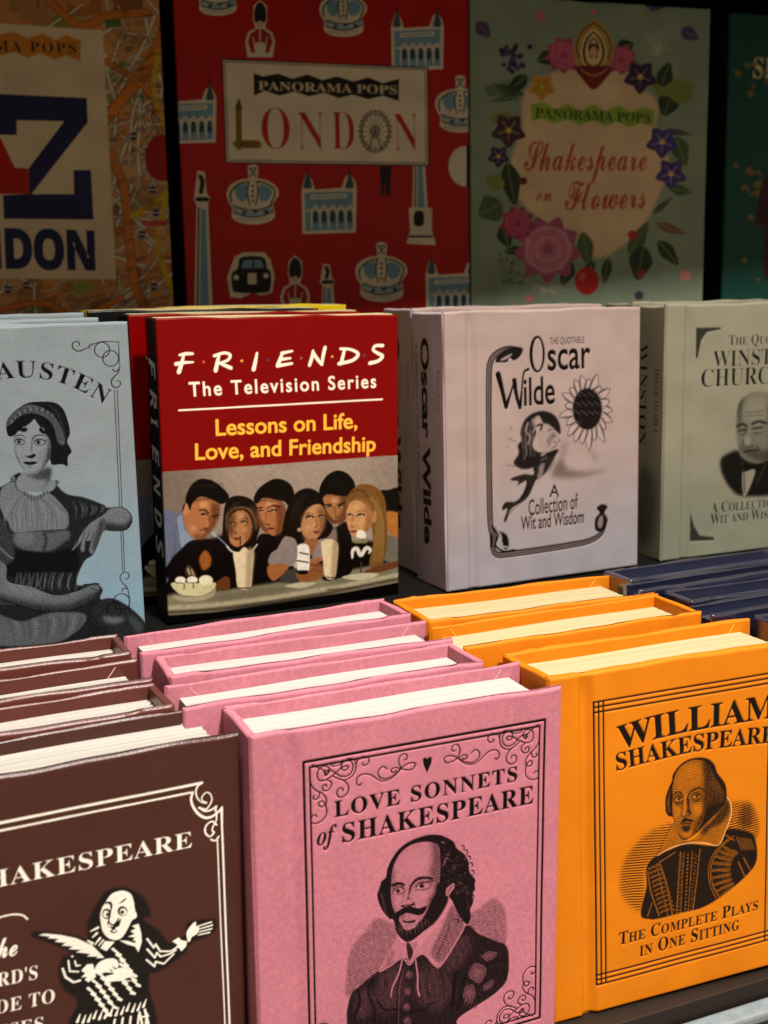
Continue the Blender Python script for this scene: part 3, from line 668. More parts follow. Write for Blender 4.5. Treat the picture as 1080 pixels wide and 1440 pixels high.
def print_bard():
    A = Print(.06998, .08101, 8000, '#43211a', [(-232.85, 1134.58), (337.93, 1030.19), (350.37, 1553.02), (-172.03, 1726.61)], ink='#0c0807')
    cr = '#efe8da'; D = .00005
    A.at(0, 860, 2.483)
    A.line([(-500,837),(706,598)], 10, cr, smooth=False, deb=D); A.line([(-500,865),(666,632)], 8, cr, smooth=False, deb=D)
    A.line([(773,690),(804,1500)], 7.5, cr, smooth=False, deb=D); A.line([(759,795),(788,1500)], 5, cr, smooth=False, deb=D)
    A.at(180, 960, 5.4)
    for s, w in (([(560,762),(528,790),(516,835),(530,880),(560,908),(597,915)], [16, 14, 10, 8, 12]), ([(597,908),(575,903),(560,882),(575,850),(603,834),(628,850),(638,890),(620,932),(590,962),(540,950)], [6, 8, 9, 10, 8, 10, 12, 16]),
                 ([(538,948),(580,974),(630,968),(674,938),(655,975)], [6, 16, 14, 4]), ([(492,832),(480,890),(500,950),(540,1000),(590,1026),(640,1016),(690,978),(716,945)], [18, 18, 20, 22, 22, 18, 14]), ([(716,945),(715,1085)], 14), ([(668,960),(672,1040),(640,1110),(655,1140)], 12)):
        A.line(s, w, cr, deb=D)
    A.at(0, 860, 2.483)
    A.line([(757,745),(740,733),(720,748),(717,772),(733,786),(748,772)], 6, cr); A.line([(736,796),(752,800),(764,785)], 6, cr)
    A.at(0, 0, 1)
    A.text('SHAKESPEARE', [(-49,1257.5),(271,1191.5)], 22.5, cr, off=-.006, track=.04, deb=D)
    A.line([(-30,1306),(-8,1293),(15,1286.5),(31,1287),(39,1293)], [1, 2.5, 2.5, 2], cr)
    A.text('the', [(-21,1351),(26,1342)], 27, cr, font='script', off=.01, deb=D)
    A.text("BARD'S", [(-40,1395),(54,1376)], 18.5, cr, off=-.006, track=.05, deb=D)
    A.text('GUIDE TO', [(-62,1438),(78,1409)], 18.5, cr, off=-.006, track=.05, deb=D)
    A.text('ABUSES', [(-48,1471),(62,1448)], 18.5, cr, off=-.006, track=.05, deb=D)
    A.at(40, 1230, 4)
    A.fill([(330,280),(370,190),(430,100),(520,70),(590,90),(660,140),(690,235),(645,250),(740,320),(800,385),(880,335),(900,270),(1045,250),(1045,325),(915,390),(880,445),(740,545),(685,560),(680,640),(700,900),(240,900),(275,720),(200,650),(168,560),(188,470),(240,440),(110,385),(15,345),(60,318),(250,340),(330,360)], .97, soft=7)
    face = A.fill([(430,165),(470,110),(530,92),(575,110),(592,150),(600,200),(610,225),(606,245),(582,260),(565,295),(530,352),(490,370),(450,357),(420,322),(410,280),(405,230),(415,190)], cr)
    dot(A, 440, 222, 25, .98, ry=30); dot(A, 437, 224, 16, cr, ry=20); dot(A, 446, 226, 10, .98)
    dot(A, 530, 207, 28, .98); dot(A, 534, 211, 19, cr); dot(A, 529, 213, 11, .98); A.line([(513,163),(532,152),(549,136)], [6, 12, 8], .98)
    A.line([(432,160),(458,160),(468,180),(462,210),(455,250),(448,280)], [10, 18, 12, 8, 8, 10], .98); A.line([(452,262),(470,286),(495,272),(508,248)], [6, 10, 12, 8], .98)
    A.fill([(443,288),(470,295),(500,270),(522,250),(512,290),(490,302),(500,322),(480,333),(460,320),(470,308)], .98); A.fill([(474,318),(490,312),(494,320),(480,326)], cr)
    for a, b, w in (((352,320),(392,300),17),((362,354),(386,332),17),((334,373),(362,390),16),((376,395),(404,360),16),((396,402),(422,372),12)): A.line([a, b], [w * .5, w], cr, smooth=False)
    A.fill([(405,415),(432,376),(486,380),(440,432)], cr, smooth=False)
    A.fill([(513,372),(560,375),(600,388),(606,376),(588,370),(601,355),(560,350),(600,336),(575,320),(605,305),(583,290),(620,278),(635,330),(638,380),(620,437),(600,405),(560,395)], cr, smooth=False)
    A.fill([(58,340),(90,332),(180,340),(270,360),(360,400),(428,470),(380,472),(396,462),(330,462),(352,448),(268,438),(302,425),(228,420),(252,405),(188,400),(212,385),(148,378),(172,362),(108,358),(126,350)], cr, smooth=False)
    A.fill([(373,548),(390,505),(430,480),(480,474),(506,495),(502,527),(470,518),(492,542),(455,535),(470,552),(430,552),(400,563)], cr)
    A.fill([(298,542),(330,508),(362,504),(376,545),(380,577),(338,607),(318,592),(332,576),(298,580),(322,556)], cr, smooth=False)
    for s, w in (([(225,485),(233,545),(282,548)], 10), ([(193,530),(210,578),(255,607),(292,597)], 13), ([(262,488),(270,515),(292,512)], 9), ([(245,460),(250,463)], 9),
                 ([(668,362),(706,412),(716,392),(742,432),(800,432),(832,412)], 11), ([(668,420),(712,468),(722,440),(745,462),(800,445),(830,425)], 11), ([(665,480),(710,517),(716,490),(762,502),(818,447)], 11)):
        A.line(s, w, cr, smooth=False)
    rs = np.random.RandomState(4)
    for r0 in range(6):
        x, y = 475 - 28 * r0, 420 + 44 * r0; p = [(x, y)]
        n = 5 if r0 not in (1, 2) else 4
        if r0 in (1, 2): x += 70; y += 40; p = [(x, y)]
        for k in range(n):
            p.append((p[-1][0] + 44, p[-1][1] + 34)); p.append((p[-1][0] - 22, p[-1][1] - 4))
        for a, b in zip(p[:-1], p[1:]): A.line([a, b], [16, 7] if rs.rand() > .3 else [9, 15], cr, smooth=False)
    A.fill([(425,580),(480,560),(470,545),(530,525),(560,560),(590,570),(540,590),(580,600),(500,600),(440,605)], cr)
    for k in range(13):
        x = 275 + k * 31; y = 832 - 7 * k + (8 if k % 3 else -4)
        A.line([(x, y), (x + 16, y - 42)], [17, 6], cr, smooth=False)
    for k in range(5): A.line([(480 + 45 * k, 850), (486 + 45 * k, 815 - 8 * k)], 13, cr, smooth=False)
    A.line([(625,775),(640,840)], 14, cr); A.line([(655,760),(675,840)], 15, cr); A.line([(625,805),(675,795)], 12, cr)
    A.fill([(810,376),(845,354),(860,370),(894,376),(886,406),(860,432),(850,415),(828,410),(840,395)], cr, smooth=False)
    A.fill([(897,374),(890,330),(905,300),(938,266),(942,290),(925,322),(945,290),(962,300),(952,330),(920,352),(908,376)], cr)
    for a, b in (((958,290),(1030,268)),((964,306),(1036,285)),((962,324),(1032,305)),((956,340),(1020,326))): A.line([a, b], [7, 10], cr, smooth=False)
    return A

def print_novelist():
    A = Print(.07, .083, 7000, '#7c8589', [(-262.04, 463.93), (179.82, 452.7), (206.74, 908.38), (-208.82, 963.7)], ink='#040506')
    D = .00008
    zz = np.linspace(0, 1, A.ny)[:, None, None]; lo = lin('#7895a6')
    A.col = A.col * np.clip(zz * 2.2 - .35, 0, 1) + lo * (1 - np.clip(zz * 2.2 - .35, 0, 1))
    cl = A.noise(.006, .004, 8) * .5 + A.noise(.0025, .002, 9) * .5
    A.col *= (0.93 + .14 * cl)[..., None]
    A.text('AUSTEN', [(-4,534.5),(18,532),(40,531),(60,533),(82,537.5),(111,548.5),(147,569.5)], 23, .97, off=-.002, track=.1, deb=D)
    A.text('JANE', [(-118,562),(-90,549),(-60,541),(-28,537)], 23, .97, off=-.002, track=.1, deb=D)
    A.at(0, 420, 5.4)
    for s, w in (([(900,330),(830,328),(770,330),(715,345),(660,375),(620,395),(580,397),(550,370),(555,338),(585,326),(605,345),(592,362)], [5, 7, 7, 5, 9, 9, 8, 7, 7, 6]), ([(900,328),(903,400),(906,480)], 6), ([(705,340),(678,355),(675,375),(695,383)], 5),
                 ([(906,480),(910,520),(885,553),(862,548),(858,535)], [5, 6, 8, 7, 5])):
        A.line(s, w, .97, deb=D)
    for x, y, r in ((775,390,57), (840,455,60)):
        a = np.linspace(0, 2 * np.pi, 25); A.line(np.stack([x + r * np.cos(a), y + r * np.sin(a)], 1), 7, .97, deb=D)
    A.at(0, 420, 2.88)
    A.line([(483,285),(478,302),(455,325),(452,347),(468,362),(487,350),(485,335),(472,335)], [3, 4, 5, 5, 5, 4, 4, 3], .97, deb=D)
    for s in ([(463,370),(497,1104)], [(475,370),(505,1104)]): A.line(s, 3.6, .97, deb=D)
    A.at(0, 560, 4.235)
    # seated lady in cap and gown
    body = A.fill([(-60,560),(0,530),(70,490),(80,460),(130,450),(160,560),(240,580),(330,490),(342,520),(400,570),(500,590),(610,630),(640,650),(730,650),(775,690),(782,740),(745,785),(620,790),(560,925),(510,965),(470,1040),(460,1110),(520,1110),(570,1100),(612,1140),(600,1195),(680,1195),(790,1260),(870,1350),(880,1460),(-60,1460)], .86, soft=2.5)
    A.fill([(0,640),(10,540),(75,500),(100,540),(160,570),(240,590),(300,570),(380,650),(408,700),(385,780),(200,790),(80,797),(40,730)], .26, soft=2)
    rs = np.random.RandomState(2)
    for k in range(26):
        x = 30 + k * 14.5; A.line([(150 + k * 6.5 - 40, 575 + 12 * math.sin(k)), (x + 10 * math.sin(k * 2), 680), (x + 4, 785 - (20 if k > 22 else 0))], [2, 6, 2], .75 if k % 2 else .05, .6, soft=2, clip=body)
    A.line([(45,735),(82,797),(200,792),(385,782)], 6, .9)
    for k in range(15):
        t = k / 14; x = 75 + 265 * t; y = 480 + 105 * math.sin(np.pi * min(1, t * 1.02)) + 20 * t
        dot(A, x, y, 15, .35, soft=2); A.line([(x - 8, y - 12), (x + 2, y), (x - 6, y + 14)], 4, .85, .8, soft=1); A.line([(x + 4, y - 10), (x + 10, y + 8)], 4, .05, .8, soft=1)
    A.fill([(80,830),(130,800),(260,790),(300,800),(400,785),(412,830),(350,880),(290,910),(160,908),(90,870)], .46, soft=6); A.fill([(90,800),(190,800),(200,850),(120,870)], .32, soft=14)
    A.line([(265,795),(275,850),(262,905)], 16, .8, soft=5)
    A.fill([(55,930),(120,905),(300,920),(450,895),(462,1040),(300,1035),(60,1060)], .97, soft=6)
    for k in range(22):
        x = 95 + k * 17; A.line([(x + 10, 1040), (x + 12 * math.sin(k * 1.9), 1100), (x - 6, 1140 + 8 * math.sin(k))], [3, 8, 3], (.42, .25, .97)[k % 3], .75, soft=3, clip=body)
    for k in range(9): A.line([(430 + 22 * k, 610 + 4 * k), (455 + 20 * k, 660), (450 + 18 * k, 720 - 5 * k)], [2, 9, 3], (.5, .97, .4)[k % 3], .8, soft=4, clip=body)
    A.fill([(-20,700),(30,760),(70,840),(80,960),(0,970)], .7, soft=6, clip=body); A.line([(0,890),(40,930),(75,955)], 10, .3, soft=3)
    arm = A.fill([(620,690),(660,655),(730,652),(777,690),(782,742),(742,785),(640,787),(600,745)], .28, soft=2)
    A.fill([(620,740),(740,750),(790,700),(790,800),(620,800)], .9, .9, soft=12, clip=arm)
    hand = A.fill([(640,690),(620,780),(592,840),(556,925),(532,905),(541,855),(508,855),(502,912),(480,902),(486,852),(446,897),(428,902),(470,830),(525,755)], .26, soft=2)
    A.fill([(600,720),(640,760),(570,900),(548,880)], .7, .8, soft=8, clip=hand)
    for s in ([(505,800),(486,852)], [(535,800),(508,855)], [(560,800),(541,855)], [(470,830),(446,897)]): A.line(s, 5, .85, soft=1)
    fore = A.fill([(-60,930),(0,965),(40,1000),(52,1090),(180,1120),(330,1172),(450,1150),(560,1108),(592,1150),(522,1222),(400,1262),(250,1265),(100,1232),(-60,1190)], .32, soft=2)
    A.fill([(-60,1160),(100,1195),(260,1225),(420,1220),(590,1150),(560,1290),(-60,1290)], .92, .85, soft=16, clip=fore); A.fill([(60,1090),(180,1130),(300,1175),(200,1180),(80,1150)], .15, .6, soft=14, clip=fore)
    A.line([(0,965),(40,1000),(52,1090),(180,1120),(330,1172),(450,1150),(560,1108)], [3, 5, 6, 4, 5, 6, 4], .97, soft=.8); A.line([(592,1150),(522,1222),(400,1262),(250,1265),(100,1232),(0,1195)], 6, .98, soft=.8); A.line([(620,690),(660,655),(730,652),(777,690),(782,742),(742,785),(640,787)], [4, 4, 5, 7, 8, 8, 5], .97, soft=.8); A.line([(600,745),(592,840),(556,925)], 5, .95, soft=.8); A.line([(525,755),(470,830),(428,902)], 5, .95, soft=.8)
    for k in range(6): A.line([(70 + 75 * k, 1108 + 14 * k), (120 + 75 * k, 1140 + 10 * k), (150 + 70 * k, 1185 + 4 * k)], [2, 4, 2], .6, .6, soft=2, clip=fore)
    A.line([(500,1110),(590,1105)], 8, .95); A.line([(540,1130),(600,1150)], 5, .9, soft=1)
    sk = A.fill([(-60,1280),(120,1330),(300,1280),(480,1280),(512,1320),(440,1400),(300,1460),(-60,1460)], .42, soft=4)
    for k in range(12): A.line([(-10 + 45 * k, 1285 + 12 * math.sin(k)), (60 + 38 * k, 1340), (90 + 30 * k, 1440)], [4, 14, 4], (.8, .15, .65)[k % 3], .6, soft=8, clip=sk)
    A.fill([(590,1212),(680,1195),(790,1260),(870,1360),(820,1460),(700,1420),(560,1300)], .80, soft=4); A.fill([(620,1300),(740,1310),(700,1340),(640,1335)], .35, soft=10); A.fill([(760,1290),(850,1350),(820,1400)], .6, soft=10)
    for s in ([(735,1035),(762,1042),(768,1066),(745,1080)], [(738,1035),(715,1062),(730,1100),(758,1130),(770,1190),(771,1290)], [(728,1150),(735,1130),(755,1135)]): A.line(s, 6, .97)
    for x, y, r in ((725,1212,48), (680,1258,42)):
        a = np.linspace(0, 2 * np.pi, 25); A.line(np.stack([x + r * np.cos(a), y + r * np.sin(a)], 1), 6, .97)
    # head
    A.at(0, 555, 9.818)
    A.fill([(330,1060),(440,1130),(560,1140),(690,1020),(690,1140),(760,1210),(700,1330),(300,1330),(230,1190),(290,1100)], .16, soft=3)
    A.fill([(380,1085),(690,1000),(695,1160),(570,1330),(640,1180),(500,1170)], .85, .85, soft=22)
    A.fill([(85,420),(130,300),(250,190),(380,115),(520,98),(700,98),(800,130),(880,210),(930,340),(960,450),(965,540),(930,650),(988,780),(938,860),(932,988),(860,962),(720,968),(690,900),(560,500),(190,570),(110,560)], .94, soft=3)
    for k in range(6): A.line([(640 + 45 * k, 130 + 30 * k), (760 + 25 * k, 200 + 60 * k), (850 + 15 * k, 300 + 80 * k)], [3, 12, 3], .72, .6, soft=8)
    ruf = A.fill([(95,420),(150,280),(260,200),(360,140),(480,145),(600,190),(720,260),(800,370),(870,520),(900,660),(850,700),(790,640),(760,500),(700,380),(600,300),(470,255),(340,270),(240,330),(160,420),(130,450)], .55, soft=3)
    for k in range(34):
        t = k / 33; a = 3.05 - t * 3.5; x, y = 500 + 385 * math.cos(a), 560 - 370 * math.sin(a) if a > 0 else 560 - 300 * math.sin(a)
        A.line([(x - 25, y - 26), (x + 14, y - 8), (x - 10, y + 12), (x + 20, y + 30)], [4, 12, 10, 4], (.12, .9, .25, .95)[k % 4], .75, soft=3, clip=ruf)
    face = A.fill([(190,560),(250,500),(340,440),(420,390),(475,335),(520,400),(570,470),(640,540),(690,600),(700,700),(690,860),(640,960),(560,1060),(470,1110),(400,1095),(330,1040),(270,960),(215,850),(190,720)], .06, soft=3)
    A.fill([(650,560),(730,620),(760,960),(700,1020),(600,1090),(440,1160),(400,1110),(520,1070),(600,960),(632,800),(665,680)], .9, .9, soft=28, clip=face)
    A.fill([(190,700),(230,820),(290,960),(350,1040),(300,1020),(220,900),(180,760)], .6, .7, soft=14, clip=face)
    A.fill([(300,820),(360,860),(330,920),(280,880)], .2, .6, soft=20, clip=face); A.fill([(520,800),(600,780),(620,880),(540,930)], .22, .7, soft=26, clip=face)
    A.fill([(100,440),(160,400),(240,320),(340,270),(470,262),(580,300),(680,380),(740,500),(770,640),(740,700),(690,620),(640,555),(570,530),(535,480),(560,440),(500,370),(475,335),(440,370),(390,410),(355,445),(385,480),(335,518),(262,500),(200,560),(110,562)], .95, soft=3)
    for p in ([(318,455),(335,440),(350,452)], [(570,455),(595,462),(605,490)]): A.line(p, 10, .2, soft=2)
    A.line([(192,588),(250,560),(312,566),(345,598)], [8, 16, 14, 6], .9, soft=2); A.line([(445,625),(478,575),(560,556),(645,572)], [14, 18, 16, 8], .92, soft=3)
    A.fill([(195,610),(260,595),(345,640),(330,695),(210,690)], .45, .6, soft=10); A.fill([(450,640),(520,600),(650,620),(650,670),(560,710),(470,690)], .40, .6, soft=10)
    A.fill([(215,650),(250,625),(300,630),(335,658),(280,678),(230,675)], .05, soft=1); dot(A, 264, 648, 27, .96); dot(A, 274, 640, 6, .1); A.line([(195,655),(228,618),(290,615),(343,652)], [10, 16, 14, 10], .95); A.line([(208,682),(270,692),(336,668)], 6, .7, soft=1)
    A.fill([(480,655),(515,632),(570,630),(615,652),(560,682),(505,680)], .05, soft=1); dot(A, 530, 655, 28, .96); dot(A, 540, 646, 6, .1); A.line([(468,655),(508,622),(570,618),(638,650)], [10, 16, 14, 10], .95); A.line([(488,690),(560,702),(622,672)], 6, .7, soft=1)
    A.fill([(430,630),(450,700),(440,790),(455,820),(430,800),(425,720)], .6, .7, soft=6)
    A.fill([(340,838),(380,845),(430,830),(478,812),(494,835),(470,868),(430,882),(390,872)], .92, soft=4)
    A.fill([(318,935),(370,920),(410,928),(450,920),(522,936),(460,966),(400,972),(350,957)], .95, soft=3); A.fill([(370,992),(440,990),(420,1012),(390,1012)], .35, .7, soft=8)
    A.at(0, 0, 1); A.engrave([(-120,560),(205,560),(215,950),(-120,950)], .00042, 25, .34, 3)
    return A

def print_wilde():
    A = Print(.06964, .08303, 6000, '#9c8882', [(623.26, 438.5), (901.64, 430.47), (897.23, 795.81), (630.01, 833.35)], ink='#050303')
    D = .0002
    zz = np.linspace(0, 1, A.ny)[:, None, None]; lo = lin('#938d92')
    w = np.clip(zz * 2.4 - .2 + .5 * (A.noise(.02, .01, 3)[..., None] - .5), 0, 1); A.col = A.col * w + lo * (1 - w)
    A.col *= (.93 + .14 * A.noise(.008, .005, 4))[..., None]
    A.at(550, 420, 3)
    path = [(548,215),(500,208),(452,228),(418,275),(413,400),(414,600),(416,800),(420,960),(434,1010),(428,1045),(445,1080),(500,1078),(620,1062),(760,1040),(840,1022),(888,990),(908,935)]
    A.line(path, [10, 14, 22, 24, 24, 24, 24, 24, 22, 20, 22, 24, 24, 24, 22, 20, 14], .9, deb=D)
    A.line(path, [4, 6, 12, 14, 14, 14, 14, 14, 12, 10, 12, 14, 14, 14, 12, 10, 6], .38); A.line(path, 3, .8)
    A.fill([(440,268),(452,240),(490,212),(530,204),(556,212),(548,240),(520,262),(500,250),(490,268),(462,270)], .92, soft=1.5, deb=D); A.fill([(462,258),(490,240),(512,232),(500,246),(476,260)], .15, soft=1)
    A.fill([(862,975),(862,930),(880,905),(868,885),(890,868),(914,878),(902,905),(914,930),(905,968),(885,985)], .92, soft=1.5, deb=D); A.fill([(875,962),(878,930),(892,915),(896,940),(888,966)], .25, soft=1.5)
    A.fill([(416,990),(430,1005),(426,1050),(418,1040)], .95); A.fill([(455,985),(490,1000),(498,1050),(478,1058),(470,1030)], .95, soft=1.5, deb=D)
    A.line([(428,960),(450,1000),(440,1040),(475,1066),(520,1060)], 8, .9); A.line([(440,960),(466,1005),(462,1040),(500,1050)], 6, .1)
    A.text('THE QUOTABLE', [(669,193),(817,187)], 27, .9, font=None, off=.0, deb=D * .5)
    a = np.linspace(0, 2 * np.pi, 33)
    O = A.m(np.stack([617 + 33 * np.cos(a[:-1]), 235 + 78 * np.sin(a[:-1])], 1)); I = A.m(np.stack([619 + 21 * np.cos(a[:-1]), 235 + 68 * np.sin(a[:-1])], 1))[::-1]
    A.put([O, I], .97, deb=D)
    A.text('scar', [(658,303),(840,291)], 122, .97, font=None, off=.012, deb=D)
    A.text('ilde', [(557,452),(693,441)], 112, .97, font=None, off=.014, deb=D)
    for s, ww in (([(452,320),(470,390),(486,458)], [22, 16, 14]), ([(486,458),(505,400),(522,345)], [16, 8, 7]), ([(520,345),(530,410),(545,462)], [18, 14, 12]), ([(545,460),(552,390),(560,315),(580,298)], [14, 7, 7, 10])):
        A.line(s, ww, .97, deb=D)
    A.text('A', [(668,838),(708,836)], 52, .92, font=None, off=.01, deb=D)
    A.text('Collection of', [(580,917),(787,887)], 66, .90, font=None, off=.008, deb=D)
    A.text('Wit and Wisdom', [(549,979),(816,947)], 58, .90, font=None, off=.012, deb=D)
    for k in range(21):
        t = k * 2 * np.pi / 21; c, s_ = math.cos(t), math.sin(t); L = 1.0 + .12 * math.sin(k * 2.7)
        bx, by = 828 + 58 * c, 465 + 82 * s_; tx, ty = 826 + 108 * L * c, 470 + 158 * L * s_ * (.93 if s_ < 0 else 1)
        nx, ny = -s_ * 17, c * 19
        A.fill([(bx + nx * .8, by + ny * .8), ((bx + tx) / 2 + nx, (by + ty) / 2 + ny), (tx, ty), ((bx + tx) / 2 - nx, (by + ty) / 2 - ny), (bx - nx * .8, by - ny * .8)], .55, soft=1)
        A.fill([(bx + nx * .6, by + ny * .6), ((bx + tx) / 2 + nx * .8, (by + ty) / 2 + ny * .8), (tx - c * 5, ty - s_ * 5), ((bx + tx) / 2 - nx * .5, (by + ty) / 2 - ny * .5), (bx - nx * .5, by - ny * .5)], -.06, soft=1.5)
        A.line([(bx, by), (bx + c * 14, by + s_ * 18)], [5, 1], .85, soft=1)
    disc = dot(A, 828, 466, 62, .93, ry=88, soft=2, deb=D * .6)
    for k in range(40): A.line([(775 + 9 * (k % 12), 395 + 38 * (k // 12) + 6 * (k % 3)), (783 + 9 * (k % 12), 403 + 38 * (k // 12) + 6 * (k % 3))], 3, .6, .7, soft=1, clip=disc)
    A.at(690, 560, 5.143)
    A.fill([(440,560),(505,430),(560,500),(700,525),(860,515),(740,552),(560,580)], .7, .7, soft=16); A.fill([(500,340),(560,310),(540,420),(510,440)], .4, .5, soft=16); A.fill([(700,380),(760,400),(770,460),(730,440)], .4, .4, soft=16); A.fill([(560,430),(720,430),(700,510),(580,505)], -.06, .7, soft=20)
    A.fill([(310,480),(400,430),(470,390),(445,480),(400,540),(350,580),(325,600),(285,690),(242,742),(150,802),(112,892),(95,882),(120,800),(90,812),(82,792),(110,750),(180,745),(230,690),(258,600),(190,632),(200,602),(148,595),(155,575),(240,548),(310,550)], .85, soft=3)
    A.fill([(350,500),(388,470),(372,560),(340,582)], .3, soft=4); A.fill([(400,540),(450,450),(470,410),(455,480),(420,530)], .25, soft=4); A.line([(395,535),(440,460),(465,400)], 6, .8, soft=2); A.line([(270,600),(260,660),(225,715)], 10, .97, soft=4)
    A.fill([(215,240),(250,150),(320,100),(400,92),(470,130),(502,200),(500,262),(440,210),(385,190),(345,130),(300,170),(330,250),(300,330),(330,380),(400,390),(485,365),(470,410),(380,440),(300,505),(220,512),(165,470),(200,400),(195,340),(222,300)], .90, soft=4)
    A.fill([(345,230),(400,185),(450,225),(495,290),(490,330),(430,378),(360,372),(335,310)], .04, soft=5); A.fill([(410,300),(440,250),(470,260),(430,330)], .45, .7, soft=8)
    for s, w, t in (([(415,235),(440,222),(462,240)], 8, .9), ([(345,130),(370,180),(420,215)], 8, .1), ([(270,180),(255,240),(290,280),(270,330)], 14, .25), ([(300,160),(320,210),(300,250)], 12, .3), ([(330,200),(370,190),(360,230)], 14, .9), ([(230,330),(260,380),(240,440)], 10, .6), ([(430,210),(490,265)], 7, .05), ([(395,395),(370,410)], 16, .15)):
        A.line(s, w, t, soft=3)
    for q, w in (([(430,372),(462,352),(486,330)], 6), ([(455,318),(470,322),(484,316)], 6), ([(440,280),(462,272),(480,280)], 6), ([(400,300),(420,330),(410,360)], 5), ([(492,288),(500,304),(490,316)], 6), ([(310,490),(345,520),(330,580)], 7), ([(250,610),(300,600),(320,560)], 6), ([(110,885),(150,820),(225,755)], 5)): A.line(q, [2, w, 2], .92, soft=1.5)
    for k in range(9): A.line([(235 + 12 * k, 200 - 9 * k), (228 + 10 * k, 300 - 4 * k), (240 + 10 * k, 420)], [2, 5, 2], (.45, .98, .3)[k % 3], .8, soft=2)
    for s in ([(140,205),(155,230)], [(130,290),(185,315)], [(115,355),(130,360)], [(120,485),(180,492)]): A.line(s, 5, .6, soft=3)
    A.at(0, 0, 1); A.engrave([(690,570),(905,570),(905,745),(690,745)], .00050, 35, .40, 3)
    return A

def print_wilde_spine():
    """lettering runs down the spine; sketch = spine seen from the left, front edge on the right"""
    T, H = .0202, .0828
    A = Print(T, H, 6000, '#b9a6b0', [(0, 0), (40, 0), (40, 390), (0, 390)], ink='#050303')
    A.col *= (.92 + .16 * A.noise(.004, .008, 4))[..., None]
    A.text('Oscar Wilde', [(12, 34), (12, 330)], 23, .99, font=None, off=.04)
    A.text('THE QUOTABLE', [(32, 78), (32, 135)], 6, .75, off=-.02)
    A.text('A Collection of Wit and Wisdom', [(4, 42), (4, 250)], 8, .8, font=None)
    return A

def print_statesman():
    A = Print(.0665, .0836, 6000, '#837e6c', [(938.07, 427.02), (1165.89, 421.66), (1150.59, 761.05), (930.47, 788.71)], ink='#060504')
    D = .0002
    zz = np.linspace(0, 1, A.ny)[:, None, None]; lo = lin('#777a69')
    w = np.clip(zz * 2.2 - .2 + .6 * (A.noise(.02, .01, 3)[..., None] - .5), 0, 1); A.col = A.col * w + lo * (1 - w)
    A.col *= (.92 + .16 * A.noise(.012, .006, 4))[..., None]
    A.text('The Quotable', [(1024.5,484.5),(1123,480)], 13.5, .85, off=-.012, smallcaps=True, deb=D)
    A.text('WINSTON', [(1003,515.5),(1123,509)], 22, .92, off=-.012, deb=D); A.text('CHURCHILL', [(985,543.5),(1147,535)], 24, .92, off=-.012, deb=D)
    A.text('A Collection of', [(1000,721),(1114,708.5)], 15, .88, off=-.01, smallcaps=True, deb=D); A.text('Wit and Wisdom', [(999.5,737),(1107,725)], 15, .88, off=-.01, smallcaps=True, deb=D)
    A.at(890, 410, 3.2)
    A.fill([(285,160),(395,158),(396,166),(335,178),(308,215),(292,296),(284,297)], .72, soft=1.5, smooth=False, deb=D); A.fill([(260,988),(275,1050),(300,1095),(366,1103),(366,1116),(256,1120)], .72, soft=1.5, smooth=False, deb=D)
    body = A.fill([(392,765),(408,735),(470,708),(500,740),(540,762),(590,755),(640,715),(720,740),(765,800),(740,880),(680,910),(500,920),(440,885),(402,820)], .94, soft=5, deb=D * .5)
    A.fill([(498,800),(552,798),(522,890),(500,912)], .05, soft=2); A.fill([(485,782),(522,770),(560,782),(600,765),(592,802),(545,796),(500,808)], .98, soft=2)
    A.line([(480,720),(500,800),(505,900)], 5, .8, soft=2); A.line([(600,770),(560,860)], 8, .8, soft=4)
    face = A.fill([(466,565),(478,495),(528,452),(590,448),(642,478),(664,560),(658,655),(632,730),(582,762),(520,757),(483,722),(466,640)], .26, soft=3)
    A.fill([(500,500),(560,462),(610,490),(600,590),(520,590)], .10, soft=16, clip=face); A.fill([(620,480),(670,560),(660,680),(600,760),(620,660),(610,560)], .7, soft=14, clip=face)
    A.fill([(470,540),(478,490),(500,470),(490,540),(480,620)], .6, soft=7, clip=face); A.fill([(480,690),(540,752),(610,760),(645,720),(600,712),(540,702)], .72, .8, soft=9, clip=face)
    for s, w, t in (([(470,605),(490,592),(512,600)], 10, .85), ([(535,592),(565,580),(600,588)], 11, .85), ([(476,622),(505,618)], 8, .9), ([(540,612),(585,606)], 8, .9), ([(512,610),(500,660),(498,680),(520,694),(540,688)], 7, .7), ([(498,718),(530,712),(566,708)], 7, .9),
                    ([(480,640),(505,640)], 5, .6), ([(545,634),(585,630)], 5, .6), ([(490,690),(484,720)], 5, .65), ([(555,690),(580,720)], 6, .6), ([(510,540),(590,532)], 4, .5), ([(512,555),(588,550)], 4, .5)):
        A.line(s, w, t, soft=2.5, clip=face)
    A.fill([(500,650),(522,640),(530,680),(508,688)], .1, soft=5)
    A.at(0, 0, 1); A.engrave([(1000,550),(1150,550),(1150,700),(1000,700)], .00050, 35, .34, 3)
    return A

def print_statesman_spine():
    T, H = .0137, .0834
    A = Print(T, H, 6000, '#8f8973', [(0, 0), (36, 0), (36, 362), (0, 362)], ink='#060504')
    A.text('WINSTON', [(5, 54), (5, 200)], 16, .9, off=-.01); A.text('THE QUOTABLE', [(24, 86), (24, 180)], 9, .75, off=-.015)
    A.fill([(4, 240), (20, 232), (30, 260), (28, 330), (6, 340)], .7, .7, soft=5)
    return A
SKETCH_MAP = [(-270.5, -107.12), (220.11, -73.17), (245.42, 449.85), (-216.18, 458.9)]
SKETCH_FLOWERS = [(660.53, -8.93), (999.77, 12.44), (987.94, 435.29), (662.97, 441.66)]
SKETCH_DETECTIVE = [(1027.42, 16.97), (1342.76, 36.67), (1318.49, 428.81), (1014.59, 434.77)]

